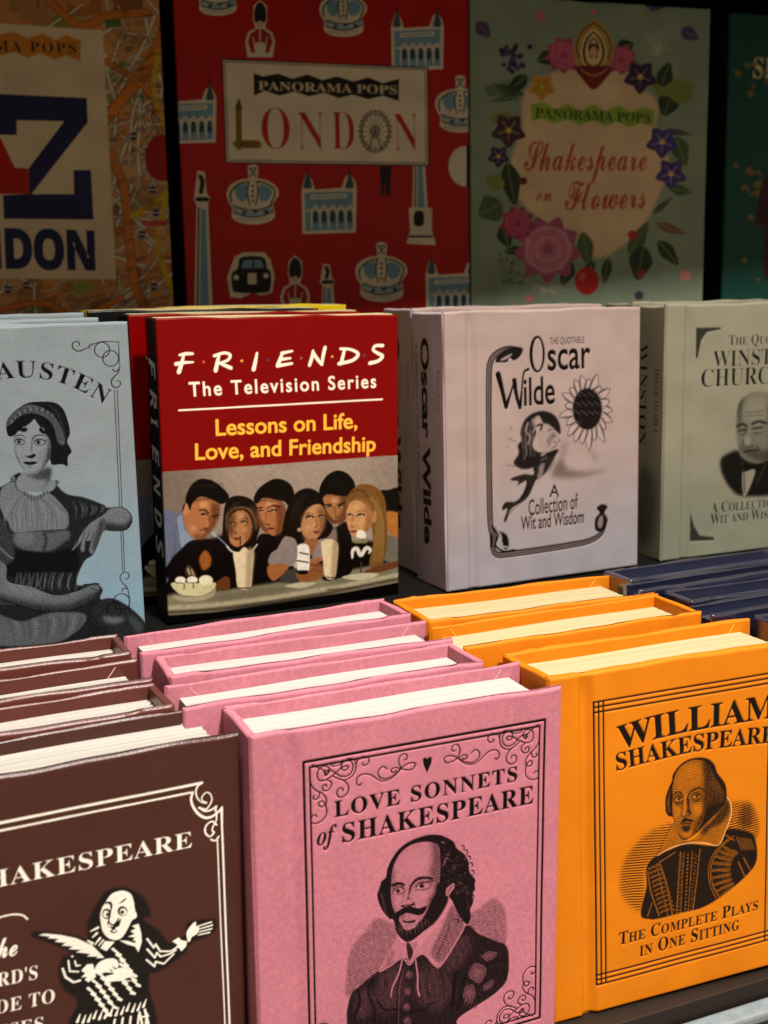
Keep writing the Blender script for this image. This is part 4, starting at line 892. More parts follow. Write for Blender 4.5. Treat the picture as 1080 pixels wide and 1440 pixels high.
def print_sitcom():
    A = Print(.07034, .08298, 7000, '#720202', [(218.46, 448.1), (559.93, 441.83), (560.87, 836.49), (236.89, 878.84)])
    S = dict(soft=1.5)
    panel = A.fill([(229,664),(561.5,640),(562,900),(200,900)], '#a39385', smooth=False)
    A.fill([(190,640),(290,650),(270,760),(190,800)], '#7a6d60', .8, soft=20, clip=panel); A.fill([(520,640),(570,640),(570,720),(530,720)], '#8f8073', .7, soft=14, clip=panel)
    A.fill([(225,795),(250,770),(300,755),(340,745),(380,765),(450,770),(520,760),(575,770),(575,830),(225,860)], '#17110f', soft=2, clip=panel)
    A.fill([(235,838),(300,832),(400,818),(470,806),(575,790),(575,822),(400,842),(225,868)], '#8b836c', soft=1.5, clip=panel)
    A.fill([(300,840),(400,824),(420,830),(320,846)], '#6c6350', .7, soft=4, clip=panel); A.fill([(470,815),(560,802),(565,812),(480,824)], '#6f6a59', .7, soft=4, clip=panel)
    A.line([(232,855),(300,851),(400,838),(480,824),(566,807)], 6, '#b3a98d', soft=1.5, clip=panel)
    A.line([(232,861.5),(300,857),(400,844),(480,830),(566,813)], 4, '#5a503e', soft=1, clip=panel)
    A.fill([(225,866),(300,861),(400,848),(480,834),(575,816),(575,850),(225,895)], '#0b0909', smooth=False)
    A.at(230, 650, 6.353)
    # man in a pale shirt and dark jacket, far left
    A.fill([(-10,480),(120,450),(170,470),(200,640),(250,700),(160,770),(60,1000),(20,1100),(-10,1100)], '#6f7688', **S)
    for k in range(6): A.line([(15 + 12 * k, 560 + 15 * k), (40 + 14 * k, 700), (30 + 8 * k, 860)], 10, '#4b5162' if k % 2 else '#8a92a4', .7, soft=6)
    A.fill([(125,500),(165,478),(188,600),(248,690),(165,765),(140,640)], '#8f99ac', **S)
    A.fill([(248,700),(420,690),(640,800),(645,1110),(380,1090),(25,1030),(60,880),(160,772)], '#171210', soft=3)
    A.fill([(190,385),(230,330),(330,310),(420,330),(500,380),(492,480),(462,560),(405,620),(335,680),(265,672),(205,585),(172,470)], '#b1784f', **S)
    A.fill([(425,370),(505,385),(490,500),(425,620),(340,690),(410,560),(420,470)], '#6a3f25', .85, soft=12); A.fill([(280,640),(340,650),(400,620),(340,690),(270,680)], '#7c4c2f', .7, soft=8)
    A.fill([(330,340),(400,350),(400,410),(320,410)], '#c68d60', .6, soft=12)
    A.fill([(170,440),(186,362),(226,390),(231,430),(206,462)], '#b98462', **S)
    A.fill([(163,452),(190,395),(200,300),(250,200),(330,148),(410,155),(440,165),(520,222),(585,305),(525,375),(430,332),(330,310),(262,362),(236,432),(215,380),(182,368)], '#110c0a', **S)
    A.line([(320,430),(360,424),(402,456)], 14, '#24150c', soft=3); A.line([(338,466),(360,460),(385,472)], 14, '#1c110b', soft=2); A.line([(440,482),(492,470)], 14, '#1c110b', soft=3); A.line([(455,505),(480,500)], 10, '#1c110b', soft=2)
    A.line([(405,480),(410,560),(385,592),(360,585)], 10, '#6e4226', soft=4); A.line([(325,606),(360,602),(395,618)], 11, '#7a3f33', soft=3)
    # woman with long light-streaked hair
    A.fill([(528,720),(535,450),(570,335),(650,298),(740,310),(805,350),(845,420),(865,560),(825,700),(782,760),(600,750)], '#1d120c', soft=2)
    A.fill([(582,560),(602,480),(680,428),(752,460),(787,560),(772,660),(702,742),(640,752),(590,700)], '#b38056', **S)
    A.fill([(590,500),(640,450),(640,600),(600,680),(575,600)], '#6b452b', .8, soft=12); A.fill([(730,450),(790,540),(780,660),(730,700)], '#835836', .6, soft=12)
    A.line([(565,595),(568,480),(620,420),(702,404),(772,430),(812,500),(832,590)], [10, 22, 16, 12, 18, 22, 10], '#85664a', soft=5)
    A.line([(588,548),(608,540),(630,548)], 13, '#20130c', soft=2); A.line([(690,532),(715,524),(745,535)], 13, '#20130c', soft=2); A.line([(685,505),(720,496),(752,510)], 7, '#3b2617', soft=2)
    A.line([(655,540),(640,610),(655,630)], 9, '#7a4f30', soft=4); A.fill([(620,685),(650,672),(682,680),(660,698)], '#7f3b35', soft=2); A.line([(686,665),(684,755)], 11, '#20120e', soft=1)
    A.line([(430,625),(520,700),(570,750)], 7, '#9aa0ad', soft=2); A.line([(440,630),(460,660)], 16, '#b9bac2', soft=5)
    dot(A, 962, 470, 132, '#7a4f33', ry=170, soft=4)
    # man in the middle
    A.fill([(870,640),(1000,640),(1100,600),(1120,900),(1000,900),(860,1000),(800,900),(830,720)], '#18120f', soft=3)
    A.fill([(835,380),(880,330),(962,325),(1062,370),(1080,480),(1062,600),(1000,652),(950,642),(890,560),(852,470)], '#b0774e', **S)
    A.fill([(1010,380),(1085,400),(1065,600),(1000,655),(1010,540)], '#6e4126', .85, soft=12); A.fill([(840,400),(870,470),(920,600),(880,560)], '#7a4b2c', .7, soft=8)
    A.fill([(803,335),(830,258),(900,190),(990,148),(1080,160),(1150,220),(1172,335),(1140,430),(1080,352),(980,330),(885,322),(835,372)], '#120d0a', **S)
    A.line([(838,412),(880,402)], 14, '#1d110a', soft=2); A.line([(930,405),(980,385),(1030,400)], 16, '#1d110a', soft=2); A.line([(850,435),(885,430)], 13, '#1a100b', soft=1); A.line([(935,440),(1010,428)], 15, '#1a100b', soft=1); dot(A, 958, 434, 6, '#d8cfc2'); dot(A, 875, 432, 5, '#c9bfb0')
    A.line([(912,440),(915,540),(945,555)], 10, '#764727', soft=4); A.line([(918,602),(945,590),(985,592)], 13, '#5a2a22', soft=3)
    A.at(390, 650, 6.171)
    # right-hand group
    A.fill([(895,260),(960,240),(1070,235),(1070,480),(900,460)], '#14100e', soft=3)
    A.fill([(515,560),(620,540),(660,900),(560,1000),(380,1000),(440,640)], '#17120f', soft=3)
    dot(A, 512, 400, 112, '#6d452c', ry=138, soft=4)
    A.fill([(403,300),(450,275),(540,285),(602,290),(612,360),(592,460),(542,540),(500,512),(440,440),(413,370)], '#a9754f', **S)
    A.fill([(545,290),(615,300),(600,460),(540,545),(520,480),(560,420)], '#68402a', .85, soft=12)
    A.fill([(362,260),(388,170),(450,100),(530,70),(612,100),(668,170),(674,240),(612,292),(520,290),(440,278),(402,302),(392,362)], '#0f0b09', **S)
    A.line([(420,370),(470,368)], 15, '#170d08', soft=2); A.line([(525,372),(590,345)], 15, '#170d08', soft=2); A.line([(432,390),(472,388)], 13, '#140c08', soft=1); A.line([(530,392),(572,380)], 13, '#140c08', soft=1); dot(A, 552, 384, 6, '#cfc6ba'); A.line([(500,390),(505,470),(520,480)], 9, '#6d4429', soft=4)
    A.line([(500,505),(530,520)], 9, '#5a2e24', soft=3); A.fill([(430,660),(500,560),(515,690),(440,700)], '#85766f', soft=6); A.line([(430,650),(500,560)], 8, '#5f524d', soft=3)
    A.fill([(40,660),(60,480),(105,350),(170,258),(262,225),(352,258),(405,350),(425,480),(485,560),(435,650),(372,670),(230,710),(110,730)], '#16100d', soft=2)
    dot(A, 312, 520, 112, '#5f3d28', ry=140, soft=4)
    A.fill([(205,560),(240,440),(292,380),(372,368),(412,430),(406,520),(382,600),(342,662),(280,682),(230,642)], '#b98a62', **S)
    A.fill([(370,380),(415,430),(405,540),(350,650),(365,540),(350,450)], '#77502f', .75, soft=12); A.fill([(205,560),(240,640),(300,690),(240,690)], '#7b5336', .7, soft=10)
    A.line([(248,480),(275,462),(312,475)], 18, '#20130c', soft=3); A.line([(358,470),(400,462)], 15, '#20130c', soft=3); A.line([(240,450),(290,435),(318,450)], 8, '#2c1a10', soft=2); A.line([(335,480),(342,550),(330,562)], 10, '#7a5133', soft=4); A.fill([(310,602),(345,594),(366,608),(335,622)], '#7a4238', soft=3); dot(A, 190, 585, 16, '#b5a58d', soft=4)
    A.fill([(-60,800),(0,750),(60,648),(120,660),(182,740),(172,890),(-60,890)], '#93857f', soft=2); A.fill([(20,760),(60,700),(90,880),(20,880)], '#75675f', .7, soft=10)
    A.fill([(230,690),(335,662),(352,760),(285,810)], '#9a6a46', soft=3); A.fill([(330,740),(395,680),(390,840),(300,870)], '#93857f', soft=2); A.line([(140,650),(130,720),(90,740)], 20, '#16100d', soft=4)
    A.fill([(-80,900),(0,885),(95,900),(62,960),(-30,1020),(-80,980)], '#a26c40', soft=3); A.fill([(60,950),(160,930),(190,1040),(30,1040)], '#4c4843', soft=4)
    A.fill([(170,960),(300,880),(400,900),(392,1000),(250,1042),(190,1022)], '#92613a', soft=4); A.fill([(260,850),(380,825),(400,850),(300,880)], '#a26c48', soft=3); A.line([(300,890),(395,905)], 8, '#5f3a20', soft=3); A.line([(300,930),(390,950)], 6, '#5f3a20', soft=3)
    # fair-haired woman
    A.fill([(940,440),(1000,428),(1070,470),(1070,690),(1000,660),(950,560)], '#b1763f', soft=3); A.fill([(940,640),(1070,680),(1070,840),(930,850)], '#77716372'[:7], soft=3)
    A.fill([(598,330),(640,250),(722,192),(822,200),(895,250),(935,330),(950,500),(955,700),(905,890),(800,900),(830,700),(820,560),(800,420),(760,340),(680,320),(620,372)], '#7d5a2f', soft=2)
    dot(A, 718, 465, 120, '#8f6843', ry=150, soft=4)
    A.fill([(600,480),(610,400),(650,340),(722,340),(792,400),(832,480),(802,560),(742,612),(660,642),(620,582)], '#c59568', **S); A.fill([(760,380),(835,470),(800,570),(740,620),(770,500)], '#8c5f3a', .7, soft=12)
    for k in range(14):
        A.line([(700 + 14 * k, 215 + 8 * k), (845 + 6 * k, 360 + 10 * k), (855 + 6 * k, 600), (830 + 7 * k, 860)], [4, 11, 12, 6], ('#b8955a', '#5e421f', '#93703a')[k % 3], .6, soft=3)
    A.line([(640,260),(720,240),(800,300)], 14, '#3a2713', .8, soft=6); A.fill([(840,420),(862,440),(850,520),(825,500)], '#b98558', soft=4)
    A.line([(612,458),(632,448),(655,460)], 12, '#24160e', soft=2); A.line([(690,464),(720,450),(758,456)], 15, '#24160e', soft=2); A.line([(685,435),(725,420),(760,430)], 6, '#6a4828', soft=2); A.line([(662,460),(645,550),(665,560)], 8, '#93653e', soft=4); A.fill([(628,602),(660,590),(694,596),(665,614)], '#8f4a3c', soft=3)
    A.fill([(780,930),(940,880),(1070,855),(1070,900),(900,952),(760,965)], '#70472a', soft=3)
    def eye(x, y, w):
        dot(A, x, y, w, '#d6cabb', ry=w * .5, soft=1); dot(A, x - w * .15, y - w * .05, w * .5, '#150c08', soft=1); A.line([(x - w, y + 2), (x - w * .3, y - w * .55), (x + w * .5, y - w * .5), (x + w * 1.15, y + 1)], [4, 9, 9, 5], '#150c08', soft=1)
    for e in ((452,390,16), (553,385,18), (280,476,19), (376,468,15), (634,458,16), (722,460,20)): eye(*e)
    for p, r in (((495,330),26), ((300,430),24), ((690,390),28), ((500,470),10), ((318,545),12), ((655,530),12), ((265,560),20), ((720,520),24)): dot(A, p[0], p[1], r, '#e0b48a', alpha=.45, soft=12)
    for k in range(9): A.line([(410 + 24 * k, 190 + 6 * (k - 4) ** 2 - 60), (430 + 22 * k, 150 + 5 * (k - 4) ** 2), (440 + 21 * k, 220)], [3, 9, 3], '#2c211b', .7, soft=4)
    for k in range(8): A.line([(110 + 12 * k, 600 - 10 * k), (120 + 14 * k, 420 - 12 * k), (190 + 14 * k, 300 - 4 * k)], [3, 10, 3], '#30221a', .7, soft=4)
    A.at(230, 650, 6.353)
    for e in ((360,472,18), (468,505,12), (608,547,17), (716,535,19), (868,437,16), (972,436,20)): eye(*e)
    for p, r in (((360,370),30), ((400,555),12), ((270,590),26), ((690,480),26), ((645,600),12), ((730,600),20), ((940,370),30), ((915,530),12), ((890,500),16)): dot(A, p[0], p[1], r, '#e0b48a', alpha=.45, soft=12)
    for k in range(9): A.line([(220 + 34 * k, 300 - 10 * k), (250 + 33 * k, 220 - 4 * k), (300 + 32 * k, 200 + 6 * k)], [3, 9, 3], '#2c211b', .7, soft=4)
    for k in range(7): A.line([(560 + 8 * k, 640), (560 + 10 * k, 480 - 10 * k), (630 + 12 * k, 350)], [3, 9, 3], '#4a3424', .7, soft=4)
    for k in range(8): A.line([(780 + 8 * k, 620), (800 + 6 * k, 500), (770 + 8 * k, 380)], [3, 8, 3], '#5a412c', .7, soft=4)
    A.at(390, 650, 6.171)
    for p in ([(340,560),(328,566)], [(505,488),(520,484)], [(655,562),(640,560)]): A.line(p, 8, '#3a2013', soft=1.5)
    for p, c in (([(312,604),(335,600),(350,604),(366,606)], '#8c4a42'), ([(632,600),(655,597),(672,601),(694,597)], '#9c5048'), ([(498,512),(515,516),(534,518)], '#7a4536')): A.line(p, [5, 11, 11, 4], c, soft=1.5); A.line(p, 3, '#3a1812', soft=.8)
    for k in range(14): A.line([(398 + 16 * k, 276 + 6 * math.sin(k)), (404 + 15.5 * k, 300 + 8 * math.sin(k * 2.1))], [8, 2], '#0f0b09', soft=1)
    for k in range(12): A.line([(250 + 13 * k, 392 - 14 * k), (240 + 12 * k, 430 - 10 * k)], [7, 2], '#1a120d', .8, soft=1.5); A.line([(620 + 15 * k, 330 + 5 * k), (612 + 16 * k, 372 + 6 * k)], [6, 2], '#9a7440', .8, soft=1.5)
    A.at(230, 650, 6.353)
    for p in ([(372,590),(395,594)], [(632,632),(655,634)], [(920,556),(945,560)]): A.line(p, 8, '#3a2013', soft=1.5)
    for p, c in (([(325,606),(350,602),(375,606),(398,616)], '#8c4a42'), ([(620,684),(645,676),(660,680),(684,682)], '#93443e'), ([(915,602),(940,594),(960,596),(985,594)], '#7a3e34')): A.line(p, [5, 11, 11, 4], c, soft=1.5); A.line(p, 3, '#3a1812', soft=.8)
    for k in range(16): A.line([(262 + 16 * k, 322 + .35 * (k - 7) ** 2), (268 + 15.5 * k, 352 + .35 * (k - 7) ** 2 + 8 * math.sin(k * 2.3))], [8, 2], '#110c0a', soft=1); A.line([(836 + 15 * k, 334 + 5 * math.sin(k)), (844 + 15 * k, 362 + 8 * math.sin(k * 1.7))], [8, 2], '#120d0a', soft=1)
    for k in range(7): A.line([(590 + 16 * k, 455 - 18 * min(k, 3) + 10 * max(0, k - 4)), (584 + 18 * k, 500 - 22 * min(k, 3) + 14 * max(0, k - 4))], [6, 2], '#3c291c', .8, soft=1.5)
    A.at(390, 650, 6.171)
    # glasses and dishes on the table
    A.fill([(380,700),(405,682),(430,668),(490,675),(526,722),(520,850),(495,1000),(415,996),(396,850)], '#d9c5a4', **S); A.fill([(480,700),(530,730),(500,1000),(470,1000)], '#9a8263', .7, soft=8); A.line([(415,998),(495,1002)], 10, '#2a221a', soft=2)
    A.fill([(160,772),(188,715),(250,712),(278,762),(270,945),(180,945)], '#e2dbcf', **S); A.line([(195,785),(270,800)], 13, '#241a15', soft=1); A.line([(168,853),(268,870)], 13, '#241a15', soft=1); A.fill([(172,940),(268,940),(252,972),(190,972)], '#1a1411', **S); A.fill([(140,880),(170,870),(170,920),(150,915)], '#b6aea0', soft=4)
    A.fill([(660,690),(780,690),(812,740),(800,820),(762,868),(690,866),(645,800)], '#16120f', soft=2); A.fill([(690,650),(700,596),(755,600),(768,655)], '#e3dccd', **S); A.line([(675,690),(770,690)], 24, '#8e8c62', soft=4)
    A.line([(650,830),(655,765),(690,750),(725,805),(770,745),(808,760),(795,790)], [16, 30, 34, 36, 34, 26, 12], '#dcd6c9', soft=2); A.line([(728,870),(725,975)], 14, '#4a4034', soft=3)
    A.fill([(560,1000),(700,965),(885,968),(742,1022)], '#c0b79d', **S); A.fill([(65,1075),(200,1045),(345,1048),(205,1092)], '#bab094', **S)
    A.line([(430,1105),(560,1100),(690,1085)], 16, '#4f483a', .8, soft=4)
    A.at(230, 650, 6.353)
    A.fill([(320,862),(372,788),(422,850),(412,930),(352,962)], '#a0642f', soft=5); A.fill([(455,1090),(550,1020),(592,1050),(582,1135),(470,1145)], '#6f4427', soft=3); A.fill([(945,960),(1010,905),(1090,900),(1080,980),(980,1060)], '#a26c40', soft=3); A.fill([(1000,820),(1080,680),(1180,700),(1180,890),(1010,900)], '#93857f', soft=2)
    A.fill([(622,812),(672,802),(718,760),(762,785),(806,802),(792,1000),(772,1122),(668,1122),(644,960)], '#dccbab', **S); A.fill([(745,800),(808,802),(775,1120),(735,1120)], '#a08a68', .7, soft=10); A.line([(565,748),(595,785),(628,805)], 12, '#d3ccc3', soft=1); A.line([(802,780),(836,735)], 11, '#c9c0b0', soft=1); A.line([(668,1126),(775,1124)], 12, '#3b3226', soft=2)
    A.fill([(195,990),(225,918),(292,1010),(250,1032)], '#5a4531', soft=3); A.line([(215,950),(235,1000)], 14, '#b9a88a', soft=3); A.line([(250,960),(270,1010)], 10, '#b9a88a', soft=3)
    A.fill([(80,1195),(250,1205),(400,1180),(465,1120),(440,1200),(300,1240),(140,1235)], '#aca287', soft=2)
    A.fill([(65,1088),(130,1072),(300,1080),(462,1078),(432,1150),(332,1192),(180,1187),(110,1150)], '#cfc69e', **S)
    dot(A, 150, 1054, 46, '#e6dfca', ry=32, soft=2); dot(A, 256, 1052, 48, '#e6dfca', ry=32, soft=2); dot(A, 378, 1056, 62, '#e3dcbc', ry=46, soft=2)
    A.line([(110,1078),(180,1085),(182,1135)], 8, '#2a1c12', soft=1); A.line([(215,1078),(300,1075)], 7, '#2a1c12', soft=1); A.line([(265,1080),(267,1125)], 8, '#2a1c12', soft=1)
    gr = A.noise(.0005, .0005, 31) * .5 + A.noise(.0012, .0012, 32) * .5
    A.col = np.where(panel[..., None] > .5, (np.stack([gauss(A.col[..., c], .55) for c in range(3)], -1) ** 1.2) * .90 * (.84 + .32 * gr[..., None]), A.col)
    # lettering
    A.at(180, 420, 2.7)
    wh = '#f0dfcc'
    brush_title(A, wh)
    for x, y, c in ((287,240,'#c8573f'), (432,236,'#e0a040'), (530,232,'#3c3a5c'), (658,226,'#a8453a'), (775,220,'#e08a4a'), (897,215,'#5d3a5c')): dot(A, x, y, 5, c)
    A.text('The Television Series', [(233,371),(944,337)], 50, wh, font=None, off=.016, track=.16, slant=-.03)
    A.line([(193,424),(965,382)], 6, wh, smooth=False)
    A.text('Lessons on Life,', [(328,520),(873,491)], 58, '#f7b23c', font=None, off=.016)
    A.text('Love, and Friendship', [(250,612),(942,578)], 58, '#f7b23c', font=None, off=.016)
    return A

def brush_title(A, c):
    for s, w in (([(196,214),(220,209),(246,209)], [8, 12, 9]), ([(212,212),(204,245),(193,279)], [8, 13, 15]), ([(182,248),(210,243),(248,241)], [14, 11, 6]),
                 ([(347,212),(340,240),(333,273)], [8, 13, 15]), ([(328,217),(365,206),(388,214),(378,234),(342,246)], [11, 10, 11, 10, 7]), ([(345,243),(365,252),(391,263)], [8, 12, 13]),
                 ([(490,206),(484,238),(477,269)], [8, 13, 15]), ([(586,209),(576,235),(568,255)], [10, 14, 14]), ([(584,207),(624,199)], [12, 8]), ([(576,231),(617,226)], [12, 8]), ([(568,255),(623,246)], [13, 9]),
                 ([(703,198),(698,225),(689,253)], [10, 13, 12]), ([(703,203),(718,228),(736,250)], [10, 13, 11]), ([(736,250),(741,215),(748,185)], [9, 13, 13]),
                 ([(822,190),(815,220),(808,247)], [10, 13, 13]), ([(806,190),(845,193),(873,210),(852,234),(800,247)], [10, 10, 13, 12, 13]), ([(967,178),(940,179),(930,194),(948,207),(966,218),(950,236),(918,245)], [13, 11, 10, 12, 13, 12, 14])):
        A.line(s, w, c)

def print_sitcom_spine():
    T, H = .0128, .0828
    A = Print(T, H, 6000, '#12100f', [(0, 0), (128, 0), (128, 828), (0, 828)])
    for i, (ch, y) in enumerate((('F', 100), ('R', 185), ('I', 265), ('E', 335), ('N', 420), ('D', 510), ('S', 590))):
        A.text(ch, [(28, y), (30, y + (24 if ch == 'I' else 56))], 82, '#ffffff', font='sansi', off=.0)
        if i < 6: dot(A, 64, y + 62, 5, '#8a3a30')
    A.fill([(20, 740), (110, 735), (110, 800), (20, 805)], '#3a332a', soft=6)
    return A

# ---- the big boxed books at the back
CRM, INK, BLU = '#d8ccb0', '#1d1a17', '#6f97a6'
def crown(A, x, y, s, c=CRM):
    P = lambda q: [(x + a * s, y + b * s) for a, b in q]
    A.fill(P([(-.16,-1.2),(.18,-1.2),(.18,-.75),(.3,-.72),(.6,-.62),(.88,-.4),(.95,-.1),(.75,.25),(.82,.6),(.7,.85),(.2,1.0),(-.4,.95),(-.75,.75),(-.75,.4),(-.9,.1),(-.95,-.2),(-.8,-.5),(-.4,-.7),(-.16,-.75)]), c)
    A.fill(P([(-.62,-.4),(-.3,-.52),(-.12,-.4),(-.2,0),(-.4,.15),(-.62,-.1)]), BLU); A.fill(P([(.28,-.5),(.6,-.42),(.72,-.2),(.55,.1),(.3,.1),(.22,-.2)]), BLU)
    A.line(P([(-.78,.15),(-.8,-.2),(-.5,-.52),(0,-.62),(.5,-.54),(.82,-.25),(.66,.3)]), .06 * s, INK)
    A.fill(P([(-.14,-.6),(.16,-.6),(.2,-.2),(.12,.2),(-.12,.2),(-.18,-.2)]), c); A.line(P([(-.14,-.58),(-.2,-.2),(-.12,.25)]), .05 * s, INK); A.line(P([(.16,-.58),(.2,-.2),(.12,.25)]), .05 * s, INK)
    for k in range(4): dot(A, x + .01 * s, y + (-.45 + .19 * k) * s, .05 * s, INK)
    A.fill(P([(-.7,.32),(-.2,.46),(.3,.45),(.72,.28),(.76,.5),(.3,.68),(-.2,.7),(-.66,.54)]), '#8fa9ae'); A.line(P([(-.7,.3),(-.2,.45),(.3,.44),(.72,.27)]), .05 * s, INK); A.line(P([(-.68,.56),(-.2,.72),(.3,.7),(.76,.52)]), .05 * s, INK)
    for k in range(6): u = -.5 + .2 * k; dot(A, x + u * s, y + (.53 + .05 * math.sin(k * 1.9)) * s, (.07 if k % 2 else .045) * s, INK if k % 2 else c)
    for k in range(8): u = -.55 + .16 * k; dot(A, x + u * s, y + (.84 - .16 * (u * u)) * s, .03 * s, INK)
    A.line(P([(-.1,-1.1),(.12,-.8)]), .05 * s, INK); A.line(P([(.12,-1.1),(-.1,-.8)]), .05 * s, INK); A.line(P([(-.12,-1.12),(.14,-1.12)]), .04 * s, INK)

def bridge(A, x, y, s, c=CRM):
    P = lambda q: [(x + a * s, y + b * s) for a, b in q]
    A.fill(P([(-.95,1.05),(-.98,-.6),(-.82,-1.15),(-.62,-.9),(-.52,-.55),(.42,-.62),(.55,-1.0),(.72,-1.15),(.9,-.85),(.95,-.6),(.92,1.0)]), c, smooth=False)
    A.fill(P([(-.84,.95),(-.88,-.45),(.82,-.5),(.82,.88)]), BLU, smooth=False)
    for u in (-.78, .7): A.fill(P([(u - .13,-.62),(u - .1,-.85),(u,-1.2),(u + .12,-.88),(u + .14,-.62)]), '#3d525c'); 
    for u in (-.78, .7): A.line(P([(u,-1.15),(u,-1.45)]), .05 * s, INK)
    A.line(P([(-.6,-.28),(.55,-.34)]), .16 * s, c); A.line(P([(-.55,-.28),(.5,-.34)]), .05 * s, BLU)
    for k in range(5):
        u = -.62 + .3 * k; A.line(P([(u, .85), (u, .3), (u + .14, .02), (u + .26, .3)]), .06 * s, c); A.fill(P([(u + .05,.6),(u + .05,.3),(u + .13,.12),(u + .2,.3),(u + .2,.6)]), '#2f434c')
    A.line(P([(-.8,.2),(.8,.14)]), .06 * s, c)

def column(A, x, y0, y1, w, base=True, c=CRM):
    h = y1 - y0
    A.fill([(x - .3 * w, y0), (x + .2 * w, y0 + .01 * h), (x + .35 * w, y0 + .16 * h), (x + .6 * w, y0 + .19 * h), (x + .45 * w, y0 + .24 * h), (x + .8 * w, y1), (x - .5 * w, y1), (x - .35 * w, y0 + .24 * h), (x - .55 * w, y0 + .2 * h), (x - .45 * w, y0 + .12 * h)], c, smooth=False)
    A.fill([(x - .05 * w, y0 + .27 * h), (x + .28 * w, y0 + .27 * h), (x + .55 * w, y1), (x - .1 * w, y1)], BLU, smooth=False); A.line([(x - .2 * w, y0 + .26 * h), (x - .28 * w, y1)], .12 * w, INK)
    A.line([(x - .1 * w, y0 + .04 * h), (x + .05 * w, y0 + .08 * h), (x - .05 * w, y0 + .15 * h)], .3 * w, INK); A.line([(x - .3 * w, y0 + .2 * h), (x + .4 * w, y0 + .2 * h)], .3 * w, INK)

